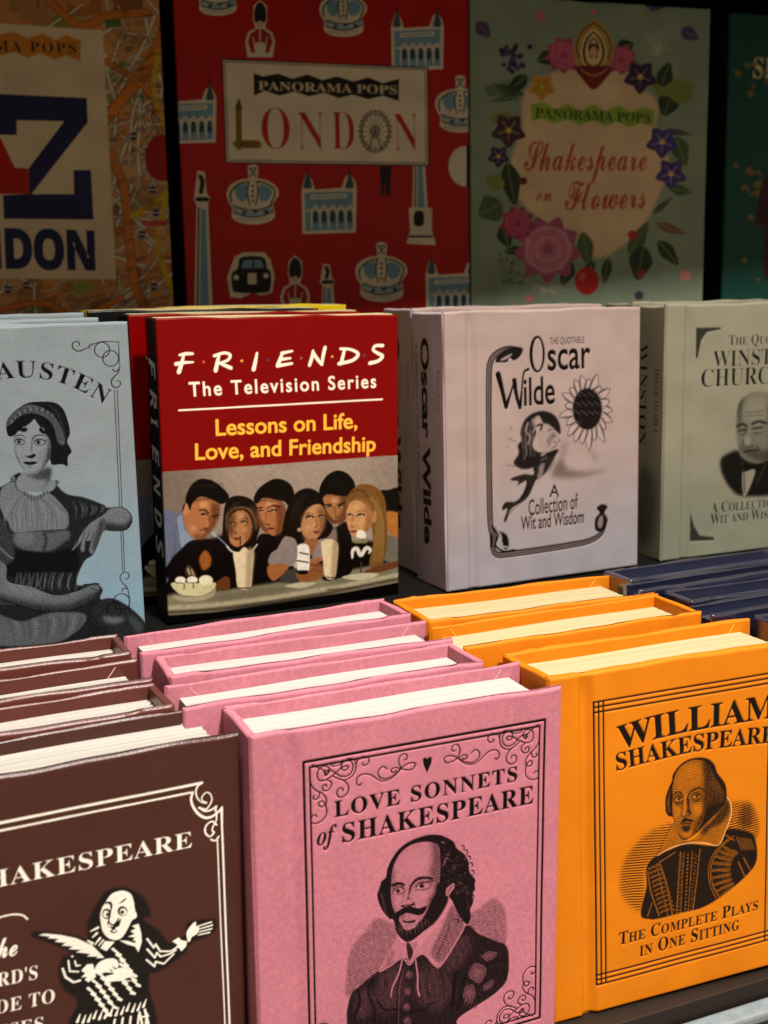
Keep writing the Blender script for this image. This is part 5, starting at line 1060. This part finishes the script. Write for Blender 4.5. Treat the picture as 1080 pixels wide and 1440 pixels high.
def print_box_london():
    A = Print(.117, .135, 4600, '#b01c16', [(240.19, -71.8), (658.04, -42.89), (660.77, 441.69), (264.39, 449.46)])
    A.at(230, 0, 2.4)
    crown(A, 300, 655, 92); crown(A, 735, 925, 92); crown(A, 605, 10, 84); crown(A, 1000, 340, 88); crown(A, 180, -60, 80)
    bridge(A, 560, 680, 96); bridge(A, 858, 115, 92); bridge(A, 975, 975, 92); bridge(A, 90, 370, 92)
    column(A, 128, 560, 1060, 48); column(A, 860, 440, 780, 46); column(A, 552, 885, 1200, 44)
    A.fill([(820,815),(832,770),(828,690),(905,690),(905,770),(920,820)], CRM, smooth=False); A.fill([(846,750),(848,705),(876,705),(876,750)], INK); A.line([(830,790),(905,790)], 8, INK)
    # black cab
    A.fill([(225,1000),(215,930),(240,860),(270,845),(340,845),(360,870),(375,930),(365,985),(330,995),(300,985),(260,1005)], CRM, smooth=False)
    A.fill([(232,970),(230,920),(250,900),(262,862),(335,862),(350,900),(362,915),(362,965),(345,985),(250,985)], INK); A.fill([(262,900),(270,872),(300,870),(300,900)], BLU, smooth=False); A.fill([(306,900),(306,870),(330,872),(340,898)], BLU, smooth=False)
    A.fill([(284,955),(284,918),(312,916),(314,955)], CRM, smooth=False); dot(A, 245, 932, 9, CRM); dot(A, 345, 926, 9, CRM)
    for x, y in ((325, 70), (444, 960)):   # guardsmen
        A.fill([(x-42,y+95),(x-50,y+40),(x-40,y+8),(x-16,y-6),(x-24,y-40),(x-22,y-84),(x,y-104),(x+22,y-84),(x+24,y-40),(x+16,y-6),(x+40,y+8),(x+50,y+40),(x+42,y+95)], CRM, smooth=False)
        A.fill([(x-17,y-28),(x-19,y-74),(x,y-97),(x+19,y-74),(x+17,y-28)], INK); dot(A, x, y - 20, 12, '#d0a98a')
        A.fill([(x-30,y+80),(x-42,y+40),(x-34,y+14),(x-10,y-4),(x+10,y-4),(x+34,y+14),(x+42,y+40),(x+30,y+80)], '#a3231c', smooth=False); A.line([(x, y), (x, y + 40)], 4, CRM); A.line([(x - 14, y + 48), (x + 14, y + 48)], 7, CRM); A.line([(x - 24, y + 24), (x - 18, y + 60)], 3, CRM); A.line([(x + 24, y + 24), (x + 18, y + 60)], 3, CRM)
        A.fill([(x-20,y+52),(x+20,y+52),(x+16,y+92),(x-16,y+92)], CRM, smooth=False)
    A.fill([(728,545),(770,545),(764,640),(775,648),(748,648),(746,600),(742,648),(722,648),(734,640)], INK, smooth=False)
    dot(A, 1018, 545, 56, CRM, ry=70); A.fill([(1022,470),(1040,470),(1040,620),(1022,620)], '#2a211d', smooth=False)
    lab = [(195,170),(893,200),(897,545),(208,535)]
    A.fill(lab, INK, smooth=False); A.fill([(200,175),(888,205),(892,540),(213,530)], '#e0d2b4', smooth=False); A.rect([(206,181),(882,210),(886,534),(219,524)], 3, INK)
    A.fill([(303,220),(335,232),(385,222),(435,240),(485,225),(535,245),(585,232),(640,250),(690,235),(740,255),(795,240),(793,318),(740,300),(690,312),(640,296),(590,308),(540,290),(490,302),(440,285),(390,300),(340,282),(304,300)], '#191714', smooth=False)
    A.text('PANORAMA POPS', [(318,279),(790,294)], 29, '#d8c49c')
    A.line([(252,335),(254,480)], 20, '#8a7520', smooth=False); A.fill([(242,345),(246,325),(253,308),(260,325),(264,345)], '#5c4e18'); A.line([(246,467),(318,469)], 27, '#8a7520', smooth=False)
    for k in range(12): A.line([(245, 350 + 11 * k), (262, 350 + 11 * k)], 3, '#33290c')
    for k in range(6): A.line([(262 + 9 * k, 457), (262 + 9 * k, 480)], 3, '#33290c')
    rd = '#b5281f'
    A.text('O', [(324,482),(434,486)], 140, rd, off=-.012); A.text('N', [(450,487),(548,489)], 132, rd, off=-.014); A.text('D', [(566,486),(650,488)], 132, rd, off=-.012); A.text('N', [(774,490),(864,491)], 132, rd, off=-.014)
    a = np.linspace(0, 2 * np.pi, 33)
    for r in (1, .88, .28): A.line(np.stack([714 + 50 * r * np.cos(a), 424 + 68 * r * np.sin(a)], 1), 4, '#55504a')
    for k in range(16): A.line([(714, 424), (714 + 48 * math.cos(k * .3927), 424 + 66 * math.sin(k * .3927))], 2.5, '#55504a')
    for k in range(24): dot(A, 714 + 54 * math.cos(k * .2618), 424 + 72 * math.sin(k * .2618), 5, '#77716a')
    A.line([(714,424),(690,490)], 5, '#55504a'); A.line([(714,424),(738,490)], 5, '#55504a')
    A.col *= (.9 + .2 * A.noise(.01, .01, 2))[..., None]
    return A

def print_box_map():
    A = Print(.117, .135, 4600, '#c98a4c', SKETCH_MAP)
    rs = np.random.RandomState(21); A.at(0, 0, 2.7)
    for k in range(110):
        x, y = rs.rand() * 720 - 60, rs.rand() * 1300 - 80; w, h = 15 + rs.rand() * 60, 15 + rs.rand() * 50; r = rs.rand() * .8 - .4
        q = [(x + u * w * math.cos(r) - v * h * math.sin(r), y + u * w * math.sin(r) + v * h * math.cos(r)) for u, v in ((-1,-1),(1,-1),(1,1),(-1,1))]
        A.fill(q, ('#c08247', '#a9662f', '#b98a55', '#a87a4c', '#7d8a3a', '#c69a62', '#8f5a32')[rs.randint(7)], smooth=False)
    def road(p, w, c, edge): A.line(p, w + 5, edge); A.line(p, w, c)
    for k in range(75):
        x, y, a = rs.rand() * 720 - 60, rs.rand() * 1300 - 80, rs.rand() * 6.28
        if x < 380 and -20 < y < 1050: x = 400 + rs.rand() * 280
        p = [(x, y)]
        a = (a // .785) * .785 + rs.rand() * .3
        for j in range(6): a += rs.rand() * .36 - .18; p.append((p[-1][0] + 55 * math.cos(a), p[-1][1] + 55 * math.sin(a)))
        road(p, 5 + 8 * rs.rand(), '#d8cbb0', '#5a4a38')
    for k in range(150):
        x, y = 395 + rs.rand() * 260, rs.rand() * 1230 - 20
        if k % 4 == 0: x, y = rs.rand() * 620 - 20, 1055 + rs.rand() * 170
        a = (.35, 1.92, -.5, 1.07)[rs.randint(4)] + rs.rand() * .16; L = 30 + 60 * rs.rand()
        A.line([(x, y), (x + L * math.cos(a), y + L * math.sin(a))], 7, '#4a3b2c', smooth=False); A.line([(x, y), (x + L * math.cos(a), y + L * math.sin(a))], 4, ('#d8cbb0', '#cdb483', '#c98a3a')[k % 3], smooth=False)
    for p, w in (([(400,430),(560,220),(640,40),(700,-60)], 42), ([(400,200),(520,280),(590,360)], 24), ([(415,560),(470,700),(490,900),(520,1100),(600,1250)], 34), ([(180,-40),(300,60),(420,20),(560,10)], 30), ([(-40,1180),(160,1150),(300,1200),(460,1130)], 24)):
        road(p, w, '#c8762a', '#3a2414')
    for p in ([(600,160),(585,330),(640,480)], [(500,810),(600,750),(660,690)], [(640,700),(600,900),(650,1100)]): A.line(p, 22, '#c9a21f')
    for k in range(170):
        x, y = 400 + rs.rand() * 270, rs.rand() * 1200
        if rs.rand() < .25: x, y = rs.rand() * 600, 1060 + rs.rand() * 160
        L = 15 + rs.rand() * 40; r = rs.rand() * .5 - .25
        A.line([(x, y), (x + L * math.cos(r), y + L * math.sin(r))], 4, '#2b1d13', .8); A.line([(x, y + 10), (x + .8 * L * math.cos(r), y + 10 + .8 * L * math.sin(r))], 4, '#2b1d13', .7)
    for x, y in ((505,495), (580,705), (592,795), (540,880), (585,1085), (100,1080), (30,1095), (640,480)): dot(A, x, y, 15, '#22264f'); A.line([(x - 17, y), (x + 17, y)], 5, '#c9bda3')
    A.fill([(540,825),(635,825),(635,848),(540,848)], '#b5483a', smooth=False); A.fill([(280,1075),(340,1065),(355,1095),(290,1110)], '#8f9a3f'); A.fill([(395,40),(455,35),(460,65),(400,70)], '#4f6a2f', smooth=False)
    dot(A, 615, 580, 66, '#9a1712', ry=92)
    A.fill([(-400,25),(388,80),(441,1055),(-400,1050)], '#d9c5a0', smooth=False)
    nv = '#1c2148'
    A.fill([(-160,322),(328,345),(332,440),(118,722),(280,722),(278,628),(344,628),(355,822),(14,818),(10,726),(108,721),(108,620),(242,437),(62,432),(62,490),(-160,488)], nv, smooth=False)
    A.fill([(-160,500),(0,500),(55,618),(108,622),(108,721),(-160,722)], '#b3160f', smooth=False)
    A.text('LONDON', [(-332,1000),(371,1015)], 152, nv, font='sans', off=.035, track=-.02)
    A.fill([(-300,85),(-250,72),(-200,100),(-150,80),(-100,108),(-50,84),(0,96),(50,85),(105,110),(160,92),(210,118),(250,98),(305,120),(303,200),(250,178),(205,195),(150,170),(105,188),(50,165),(0,180),(-50,160),(-100,182),(-150,158),(-200,178),(-250,150),(-300,165)], '#c98026', smooth=False)
    A.text('PANORAMA POPS', [(-330,150),(290,170)], 40, '#2a2018', track=.2)
    A.col *= (.9 + .2 * A.noise(.01, .01, 2))[..., None]
    return A

def print_box_flowers():
    A = Print(.1095, .126, 4600, '#8a9a83', SKETCH_FLOWERS)
    rs = np.random.RandomState(5); A.at(640, 0, 2.4545)
    A.fill([(235,330),(290,270),(400,240),(560,240),(640,300),(700,360),(690,470),(740,560),(700,680),(660,760),(600,830),(500,890),(430,840),(330,780),(230,700),(190,580),(230,440)], '#dcc096', soft=4)
    def leaf(x, y, L, ang, w, c, vein=None):
        a = math.radians(ang); d = np.array([math.cos(a), math.sin(a)]); n = np.array([-d[1], d[0]]); o = np.array([x, y])
        A.fill([o, o + d * L * .35 + n * w, o + d * L * .7 + n * w * .7, o + d * L, o + d * L * .7 - n * w * .7, o + d * L * .35 - n * w], c)
        if vein: A.line([o, o + d * L * .9], 2, vein)
    def rose(x, y, r, cs):
        for k in range(9): leaf(x, y, r * 1.12, k * 40 + 10, r * .42, cs[0])
        for j, (f, c) in enumerate(((.85, cs[1]), (.68, cs[2]), (.5, cs[1]), (.33, cs[2]), (.18, cs[0]))):
            for k in range(7): a = k * .9 + j * .4; dot(A, x + r * f * .45 * math.cos(a), y + r * f * .45 * math.sin(a), r * f * .5, c, soft=1.5)
            for k in range(5): a = k * 1.26 + j; A.line([(x + r * f * .9 * math.cos(a), y + r * f * .9 * math.sin(a)), (x + r * f * math.cos(a + .4), y + r * f * math.sin(a + .4)), (x + r * f * .9 * math.cos(a + .9), y + r * f * .9 * math.sin(a + .9))], 2.5, cs[0], .8)
    def violet(x, y, r, c1, c2):
        for k in range(5): leaf(x, y, r, k * 72 + 20, r * .42, c1)
        for k in range(5): A.line([(x, y), (x + r * .6 * math.cos(k * 1.257 + .35), y + r * .6 * math.sin(k * 1.257 + .35))], 3, c2)
        dot(A, x, y, r * .16, '#d8b84a')
    dk, md, lt = '#2d3f2a', '#4a6038', '#7d8a3c'
    for x, y, L, a, w, c in ((250,260,90,140,24,dk), (240,330,110,200,14,dk), (230,330,120,170,10,md), (220,350,110,215,9,md), (210,420,90,190,30,lt), (180,560,150,80,34,dk), (170,640,70,200,26,lt), (160,700,90,150,48,md), (160,780,80,70,28,dk), (230,860,60,170,16,dk),
                             (440,800,120,80,28,md), (400,900,90,110,26,dk), (480,900,90,120,18,dk), (530,890,90,100,18,dk), (600,880,130,-60,26,md), (650,850,120,100,40,dk), (700,830,110,50,26,dk), (740,650,80,10,18,md), (720,400,120,-70,36,dk), (700,330,90,-60,44,lt), (740,330,90,-20,46,lt),
                             (730,450,90,10,10,dk), (760,470,110,70,30,md), (710,300,90,-70,28,dk), (340,190,60,160,26,dk), (560,170,60,-20,26,dk), (690,770,110,20,16,'#7a5a4a'), (680,740,90,-40,10,dk)):
        leaf(x, y, L, a, w, c, '#8f9a70')
    for k in range(30): x, y = 200 + rs.randn() * 24, 220 + k * 2.6 - 60 + rs.randn() * 6; dot(A, x, y, 9, ('#43305a', '#33244a', '#5a4472')[k % 3])
    for k in range(14): A.line([(120 + 6 * k, 330), (100 + 8 * k, 300 - 2 * k)], 3, dk)
    for k in range(22): x, y = 150 + rs.rand() * 90, 850 + rs.rand() * 130; dot(A, x, y, 6, '#5d7468'); A.line([(x, y), (160, 980)], 1.5, '#4c6054', .6)
    for k in range(40): a = rs.rand() * 6.28; r = rs.rand() * 60; A.line([(700, 190), (700 + r * math.cos(a) * 1.1, 140 + r * math.sin(a))], 2.5, '#a9b39a', .6)
    for k in range(26): a = rs.rand() * 6.28; r = 20 + rs.rand() * 40; A.line([(320, 1000), (320 + r * math.cos(a) * 1.2, 1000 + r * math.sin(a) * .5)], 2.5, '#c3c9b4', .7)
    rose(320, 860, 105, ('#a85672', '#d08a98', '#c87488')); rose(215, 770, 55, ('#a3365a', '#c95a78', '#b84668'))
    rose(375, 190, 58, ('#b04a68', '#cf6f85', '#c05a74')); rose(575, 205, 48, ('#b04a68', '#cf6f85', '#c05a74'))
    dot(A, 455, 970, 42, '#b5241c', ry=48); dot(A, 440, 955, 14, '#d85a45', soft=4); dot(A, 612, 810, 16, '#b5304a'); dot(A, 235, 625, 14, '#7a2a24'); dot(A, 640, 945, 16, '#8a3a4a'); dot(A, 480, 40, 10, '#d97a78'); dot(A, 795, 950, 20, '#d98a84', ry=18); dot(A, 295, 55, 18, '#c97a74'); dot(A, 255, 1030, 14, '#d0807a'); dot(A, 635, 1020, 16, '#4c3a52')
    violet(640, 265, 60, '#3d2a45', '#8a7a92'); violet(185, 450, 62, '#4a3038', '#b09a5a'); violet(150, 540, 40, '#3d2a50', '#8a7aa0'); violet(715, 490, 58, '#4a3a78', '#a090c0'); violet(745, 600, 56, '#4a3a78', '#a090c0'); violet(300, 300, 48, '#c9962a', '#8a5a1a')
    for x, y, a in ((100, 100, 50), (805, 125, 30), (680, 40, 0)): leaf(x - 25, y - 25, 70, a, 24, '#57466a', '#87769a')
    A.fill([(408,170),(430,110),(478,70),(530,110),(548,170),(530,230),(478,262),(420,230)], '#b5924a'); A.fill([(432,180),(445,130),(478,100),(510,130),(524,180),(510,222),(478,240),(445,222)], '#e0c68a')
    for sg in (-1, 1):
        A.line([(478, 110), (478 + sg * 22, 135), (478 + sg * 34, 175), (478 + sg * 26, 215), (478, 232)], [4, 8, 9, 8, 4], '#4a3018'); A.line([(478 + sg * 50, 200), (478 + sg * 60, 160), (478 + sg * 40, 110), (478, 78)], 5, '#6a4a20')
        A.line([(478 + sg * 8, 200), (478 + sg * 16, 160), (478 + sg * 4, 132)], 6, '#6a3a28')
    dot(A, 478, 178, 13, '#d6a87e', ry=18); A.line([(462, 168), (478, 154), (494, 168)], 8, '#3a2416'); A.fill([(415,232),(478,226),(542,232),(522,268),(478,310),(438,272)], '#7a2420'); A.line([(432,240),(478,262),(524,240)], 4, '#b5924a')
    A.fill([(262,360),(305,352),(345,378),(390,358),(430,382),(480,360),(520,384),(565,362),(605,386),(650,368),(690,382),(685,438),(645,424),(600,440),(560,420),(518,436),(475,416),(430,434),(388,412),(340,428),(300,408),(264,420)], '#8fae3a', smooth=False)
    A.text('PANORAMA POPS', [(275,406),(676,424)], 32, '#3d5218', off=.01)
    A.text('Shakespeare', [(236,588),(664,588)], 98, '#b8433f', font='script', off=.006); A.text('on', [(280,696),(336,694)], 60, '#b8433f', font='script', off=.004); A.text('Flowers', [(372,724),(660,718)], 98, '#b8433f', font='script', off=.006)
    A.col *= (.9 + .2 * A.noise(.01, .01, 2))[..., None]
    return A

def print_box_detective():
    A = Print(.117, .1252, 4000, '#15493e', SKETCH_DETECTIVE)
    rs = np.random.RandomState(9); A.at(640, 0, 2.4545); gd = '#7d6a34'
    A.text('SHERLOCK', [(1024,268),(1420,285)], 66, '#d9c890')
    for k in range(40):
        x, y = 965 + rs.rand() * 300, 90 + rs.rand() * 960; r = 8 + rs.rand() * 12
        A.fill([(x + r * (1 if j % 2 == 0 else .4) * math.cos(j * .628), y + r * (1 if j % 2 == 0 else .4) * math.sin(j * .628)) for j in range(10)], gd, smooth=False)
    for k in range(10): x, y = 985 + rs.rand() * 60, 550 + rs.rand() * 130; A.line([(x, y), (x + 14, y - 10), (x + 24, y + 6)], 5, gd)
    A.fill([(1035,770),(1060,640),(1110,560),(1150,600),(1160,980),(1070,960),(1065,790)], '#3a1a1a'); A.fill([(1090,560),(1080,480),(1120,440),(1150,480),(1150,560)], '#4a3220')
    return A

# ------------------------------------------------------------------ the shelves
def structure(o): o['kind'] = 'structure'; return o
dark_wood = plain_material('dark_wood', (0.016, 0.010, 0.007), 0.5, 0.4, 30, stretch=(1, 8, 8), bump=0.05, spec=0.25)
black_board = plain_material('black_board', (0.004, 0.0035, 0.003), 0.8, 0.2, 40, spec=0.1)
structure(box_mesh('display_shelf', (-0.5, 0.1892, -0.022), (0.75, 0.288, 0.0), dark_wood, bevel=0.0006))
structure(box_mesh('middle_shelf', (-0.5, 0.2885, -0.022), (0.75, 0.386, 0.0690), black_board, bevel=0.0008))
structure(box_mesh('upper_shelf', (-0.5, 0.3865, -0.022), (0.75, 0.500, 0.1415), black_board, bevel=0.0008))
structure(box_mesh('back_wall', (-0.6, 0.501, -0.022), (0.85, 0.515, 0.60), black_board))
structure(box_mesh('top_shelf', (-0.5, 0.302, 0.278), (0.75, 0.500, 0.298), dark_wood, bevel=0.001))

# price rail along the shelf edge
rail = thing('price_rail', 'clear plastic price rail with a dark glossy strip along the front shelf edge', 'price rail', Matrix.Translation((0.15, 0.189, 0)))
lip = plain_material('clear_plastic', (0.20, 0.235, 0.25), 0.25, 0.3, 300, coat=0.4, spec=0.5)
gloss = plain_material('glossy_strip', (0.020, 0.019, 0.019), 0.15, 0.5, 140, coat=0.5)
box_mesh('plastic_lip', (-0.6, -0.0052, -0.0068), (0.6, -0.0004, -0.0042), lip, rail, 0.0008)
box_mesh('dark_strip', (-0.6, -0.0046, -0.045), (0.6, -0.0010, -0.0070), gloss, rail, 0.0004)
def ornament():
    cs = []; k = Print(.012, .012, 4000, '#000000', [(0, 0), (100, 0), (100, 100), (0, 100)])
    V, F = [], []
    rs = np.random.RandomState(3)
    for i in range(11):
        a = i * .571; r = .0012 + .0016 * rs.rand(); x, z = .0022 * math.cos(a) * (1 + .6 * rs.rand()), .0016 * math.sin(a)
        n = len(V)
        for yy in (-0.00022, 0.0):
            for j in range(8): V.append((x + r * .45 * math.cos(j * .785) * (1.6 if j % 2 else .7), yy, z + r * .35 * math.sin(j * .785) * (1.5 if j % 2 else .7)))
        for j in range(8): F.append((n + j, n + (j + 1) % 8, n + 8 + (j + 1) % 8, n + 8 + j))
        F += [(n, n + 1, n + 2, n + 3), (n, n + 3, n + 4, n + 7), (n + 4, n + 5, n + 6, n + 7)]
    o = add_mesh('printed_ornament', V, F, plain_material('beige_print', (0.42, 0.36, 0.30), 0.6), rail, smooth=False)
    return o
orn = ornament(); orn.location = (0.0258, -0.0047, -0.0135)

# ------------------------------------------------------------------ materials of the books
pink_cloth = cover_material('pink_cloth', 0.8, 'twill', 0.58, 0.5, mottle=0.12, spec=0.12, period=0.00038)
maroon_leather = cover_material('maroon_leatherette', 0.36, 'leather', bump=0.25, mottle=0.12, spec=0.5)
orange_board = cover_material('orange_matt', 0.62, 'grain', bump=0.12, mottle=0.09, spec=0.2)
navy_gloss = cover_material('navy_gloss', 0.3, None, coat=1.0, mottle=0.1, spec=0.9, coat_ior=2.1)
red_laminate = cover_material('red_laminate', 0.25, None, coat=0.0, mottle=0.05, spec=0.18)
grey_linen = cover_material('grey_linen', 0.6, 'linen', 0.34, 0.3, mottle=0.08, period=0.0005, spec=0.06)
soft_satin = cover_material('soft_satin', 0.5, 'grain', bump=0.10, mottle=0.07, spec=0.10)
box_card = cover_material('box_card', 0.5, None, mottle=0.08, spec=0.2)
white_paper = paper_material('white_paper', (0.40, 0.375, 0.345), 0.26)
layered_paper = paper_material('layered_paper', (0.37, 0.345, 0.31), 0.60)
cream_paper = paper_material('cream_paper', (0.42, 0.35, 0.19), 0.26)
grey_paper = paper_material('grey_paper', (0.30, 0.28, 0.24), 0.35)
navy_edge = plain_material('navy_edge', (0.03, 0.034, 0.06), 0.4, 0.3, 200)
end_paper = plain_material('end_paper', (0.62, 0.42, 0.30), 0.8, 0.05)
pink_seam = plain_material('pink_seam', (0.62, 0.30, 0.34), 0.8, 0.05)
orange_seam = plain_material('orange_seam', (0.80, 0.40, 0.06), 0.8, 0.05)

def copy_thing(src, M, label, group=None):
    r = src.copy(); COL.objects.link(r); r.matrix_world = M; r['label'] = label
    if group: r['group'] = group
    for c in list(src.children):
        d = c.copy(); COL.objects.link(d); d.parent = r
    return r

# ---- pink column
g = 'pink cloth sonnet books in a row'
pk = lin('#b9717e')
book('pink cloth love sonnets book with a bearded man on its cover', pose((0.05654, 0.19232, 0.0002), 0.311, 2.175, -0.281), .0683, .08102, .0185, pk, pink_cloth, white_paper, 'L', print_sonnets(), group=g, sig=9, ridge=.00016, seed=1, seam_mat=pink_seam, b=.0014)
for i, (lab, s, t, yaw, Wd, T, sp) in enumerate((
        ('pink cloth book directly behind the love sonnets cover, spine turned to the right', .0484, .2108, 1.2, .0685, .0160, 'R'),
        ('pink cloth book with its spine on the left, third from the front', .0505, .2288, -1.2, .0668, .0165, 'L'),
        ('pink cloth book at the back of the pink row, nearest the red sitcom book', .0478, .2456, 2.4, .0685, .0168, 'R'))):
    book(lab, pose((s, t, 0.0002), yaw, 2.2, (-.3, .2, .1)[i]), Wd, .0810, T, pk, pink_cloth, white_paper, sp, group=g, sig=9, ridge=.00016, seed=20 + i, seam_mat=pink_seam, b=.0014)

# ---- orange column
g = 'orange books in a row'
og = lin('#c87006')
book('orange book with a gentleman in a wide collar on its cover', pose((0.12564, 0.19460, 0.0002), -2.912, 4.234, .892), .06807, .08074, .0225, og, orange_board, cream_paper, 'L', print_plays(), group=g, sig=5, ridge=.0002, seed=2, seam_mat=orange_seam, b=.0020, hinge_at=.0072, hinge_depth=.0011)
for i, (lab, s, t, yaw, Wd, T, sp) in enumerate((
        ('orange book in the middle of the orange row with its spine on the right', .1172, .2215, 0.3, .0675, .0192, 'R'),
        ('orange book at the back of the orange row under the pinkish quotations book', .1172, .2418, -1.0, .0665, .0230, 'L'))):
    book(lab, pose((s, t, 0.0002), yaw, 2.2, .2 - .3 * i), Wd, .0808, T, og, orange_board, cream_paper, sp, group=g, sig=5, ridge=.0002, seed=30 + i, seam_mat=orange_seam, b=.0014)

# ---- maroon column
g = 'maroon books in a row'
mr = lin('#5a2c24')
book('dark maroon book with a white cartoon poet holding a quill on its cover', pose((-0.01422, 0.19431, 0.0002), 3.324, .767, -.485), .06998, .08101, .0172, lin('#43211a'), maroon_leather, layered_paper, 'L', print_bard(), group=g, sig=6, seed=3, seam_mat=end_paper, ridge=.0011, b=.0015, hinge=False)
for i, (lab, s, t, yaw, Wd, T, sp) in enumerate((
        ('maroon book right behind the cartoon poet cover, its spine on the right', -.0222, .2110, 2.6, .0698, .0160, 'R'),
        ('maroon book with page edges at its right, third from the front', -.0228, .2284, 2.2, .0698, .0150, 'L'),
        ('rearmost maroon book just below the portrait of the seated lady', -.0240, .2478, 1.2, .0698, .0158, 'R'))):
    book(lab, pose((s, t, 0.0002), yaw, 2.0, -.3), Wd, .0810, T, mr, maroon_leather, layered_paper, sp, group=g, sig=6, seed=40 + i, seam_mat=end_paper, ridge=.0011, b=.0015, hinge_depth=.0005)

# ---- navy column
g = 'glossy navy books in a row'
nv = np.array([0.006, 0.008, 0.028])
for i, (lab, s, t, yaw, Wd, T, sp) in enumerate((
        ('glossy navy book at the back of the navy row, touching the olive statesman book', .1848, .2526, 0.8, .0670, .0132, 'L'),
        ('thin glossy navy book just in front of the rearmost navy one', .1822, .2432, 0.3, .0670, .0086, 'R'),
        ('glossy navy book with a wrinkled spine top in the middle of the navy row', .1872, .2302, 0.2, .0670, .0122, 'L'),
        ('glossy navy book with a bright top edge beside the orange spine', .1862, .2190, 0.4, .0670, .0102, 'R'),
        ('foremost glossy navy book, mostly hidden behind the right end of the front orange book', .1955, .1995, 0.0, .0670, .0170, 'L'))):
    book(lab, pose((s, t, 0.0002), yaw, 2.2, (.3, .8, -.3, .5, 0)[i]), Wd, .0808, T, nv, navy_gloss, navy_edge, sp, group=g, b=.0016, edge=.0006, seed=50 + i, hinge_depth=.0004)

# ---- middle row
Mn = pose((-0.01345, 0.28669, 0.06935), -0.074, 3.006, .125)
lady = book('pale blue-grey book with a portrait of a seated lady in a cap', Mn, .07, .083, .0150, lin('#7c8589'), grey_linen, grey_paper, 'L', print_novelist(), group='lady portrait books', hinge=False, seed=4)
copy_thing(lady, pose((-0.0175, 0.3030, 0.0695), 0.6, 3.0, .1), 'grey book hidden right behind the seated lady portrait, only its top edge showing', 'lady portrait books')
copy_thing(lady, pose((-0.0190, 0.3192, 0.0700), -0.5, 2.4, .1), 'last grey book behind the seated lady portrait, below the map box', 'lady portrait books')

def glossy_book(label, M, Wd, Ht, T, rgb, paper, art=None, spine_art=None, group=None, spine_rgb=None):
    return book(label, M, Wd, Ht, T, rgb, red_laminate, paper, 'L', art, spine_art, group, hinge=False, edge=.0005, b=.0016, over=-.0001, seed=6, spine_rgb=spine_rgb, inset=.001)
sit = glossy_book('glossy red sitcom book with six friends drinking milkshakes on its cover', pose((0.06574, 0.30207, 0.06927), 1.986, 1.632, -.347), .07034, .08298, .0115, lin('#720202'), cream_paper, print_sitcom(), print_sitcom_spine(), 'red sitcom books', lin('#12100f'))
copy_thing(sit, pose((0.0628, 0.3225, 0.0692), 2.0, 1.6, -.25), 'second red sitcom book behind the first, its left strip showing beside the black spine', 'red sitcom books')
glossy_book('black book with a yellow edge behind the red sitcom books and the lady portrait', pose((0.0535, 0.3345, 0.0702), 1.2, 1.8, -.3), .070, .0826, .0110, lin('#0d0d10'), cream_paper, spine_rgb=lin('#b39a16'))
glossy_book('bright yellow book standing behind the red sitcom books', pose((0.0790, 0.3465, 0.0702), 2.2, 1.6, 0), .0590, .0824, .0120, lin('#c9ad10'), cream_paper, spine_rgb=lin('#b39a16'))

wil = book('pinkish-mauve quotations book with a fairy reaching for a sunflower', pose((0.14971, 0.29896, 0.06947), 1.498, 3.317, .239), .06964, .08303, .0210, lin('#9c8882'), soft_satin, grey_paper, 'L', print_wilde(), print_wilde_spine(), 'mauve quotations books', hinge_depth=.0009, seed=7, hinge_at=.0070, spine_rgb=lin('#b9a6b0'))
copy_thing(wil, pose((0.1496, 0.3206, 0.0695), 1.5, 3.2, .2), 'second mauve quotations book behind the sunflower cover, only its spine showing', 'mauve quotations books')
sta = book('olive-beige quotations book with a portrait of an old statesman in a bow tie', pose((0.23048, 0.30332, 0.0693), -.215, 3.102, .131), .0665, .0836, .0165, lin('#837e6c'), soft_satin, grey_paper, 'L', print_statesman(), print_statesman_spine(), 'olive quotations books', hinge_depth=.0009, seed=8, hinge_at=.0070, spine_rgb=lin('#8f8973'))
copy_thing(sta, pose((0.2296, 0.3204, 0.0693), -.2, 3.1, .13), 'second olive quotations book standing behind the statesman cover', 'olive quotations books')

# ---- boxed books along the back
def boxed_book(label, x, Wd, Ht, art, rgb, side_rgb, T=.022, dy=0.0):
    B = pose((.11039, .44939, .14276), -6.557, 3.307, .214)
    M = B @ Matrix.Translation((x, dy, 0))
    root = thing('boxed_book', label, 'book', M, 'big boxed books on the upper shelf')
    board('slipcase_front', Wd, Ht, .0022, root, box_card, rgb, art, r=.0006, wob=.0001)
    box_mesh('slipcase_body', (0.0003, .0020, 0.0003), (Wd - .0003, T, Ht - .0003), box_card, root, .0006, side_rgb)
    return root
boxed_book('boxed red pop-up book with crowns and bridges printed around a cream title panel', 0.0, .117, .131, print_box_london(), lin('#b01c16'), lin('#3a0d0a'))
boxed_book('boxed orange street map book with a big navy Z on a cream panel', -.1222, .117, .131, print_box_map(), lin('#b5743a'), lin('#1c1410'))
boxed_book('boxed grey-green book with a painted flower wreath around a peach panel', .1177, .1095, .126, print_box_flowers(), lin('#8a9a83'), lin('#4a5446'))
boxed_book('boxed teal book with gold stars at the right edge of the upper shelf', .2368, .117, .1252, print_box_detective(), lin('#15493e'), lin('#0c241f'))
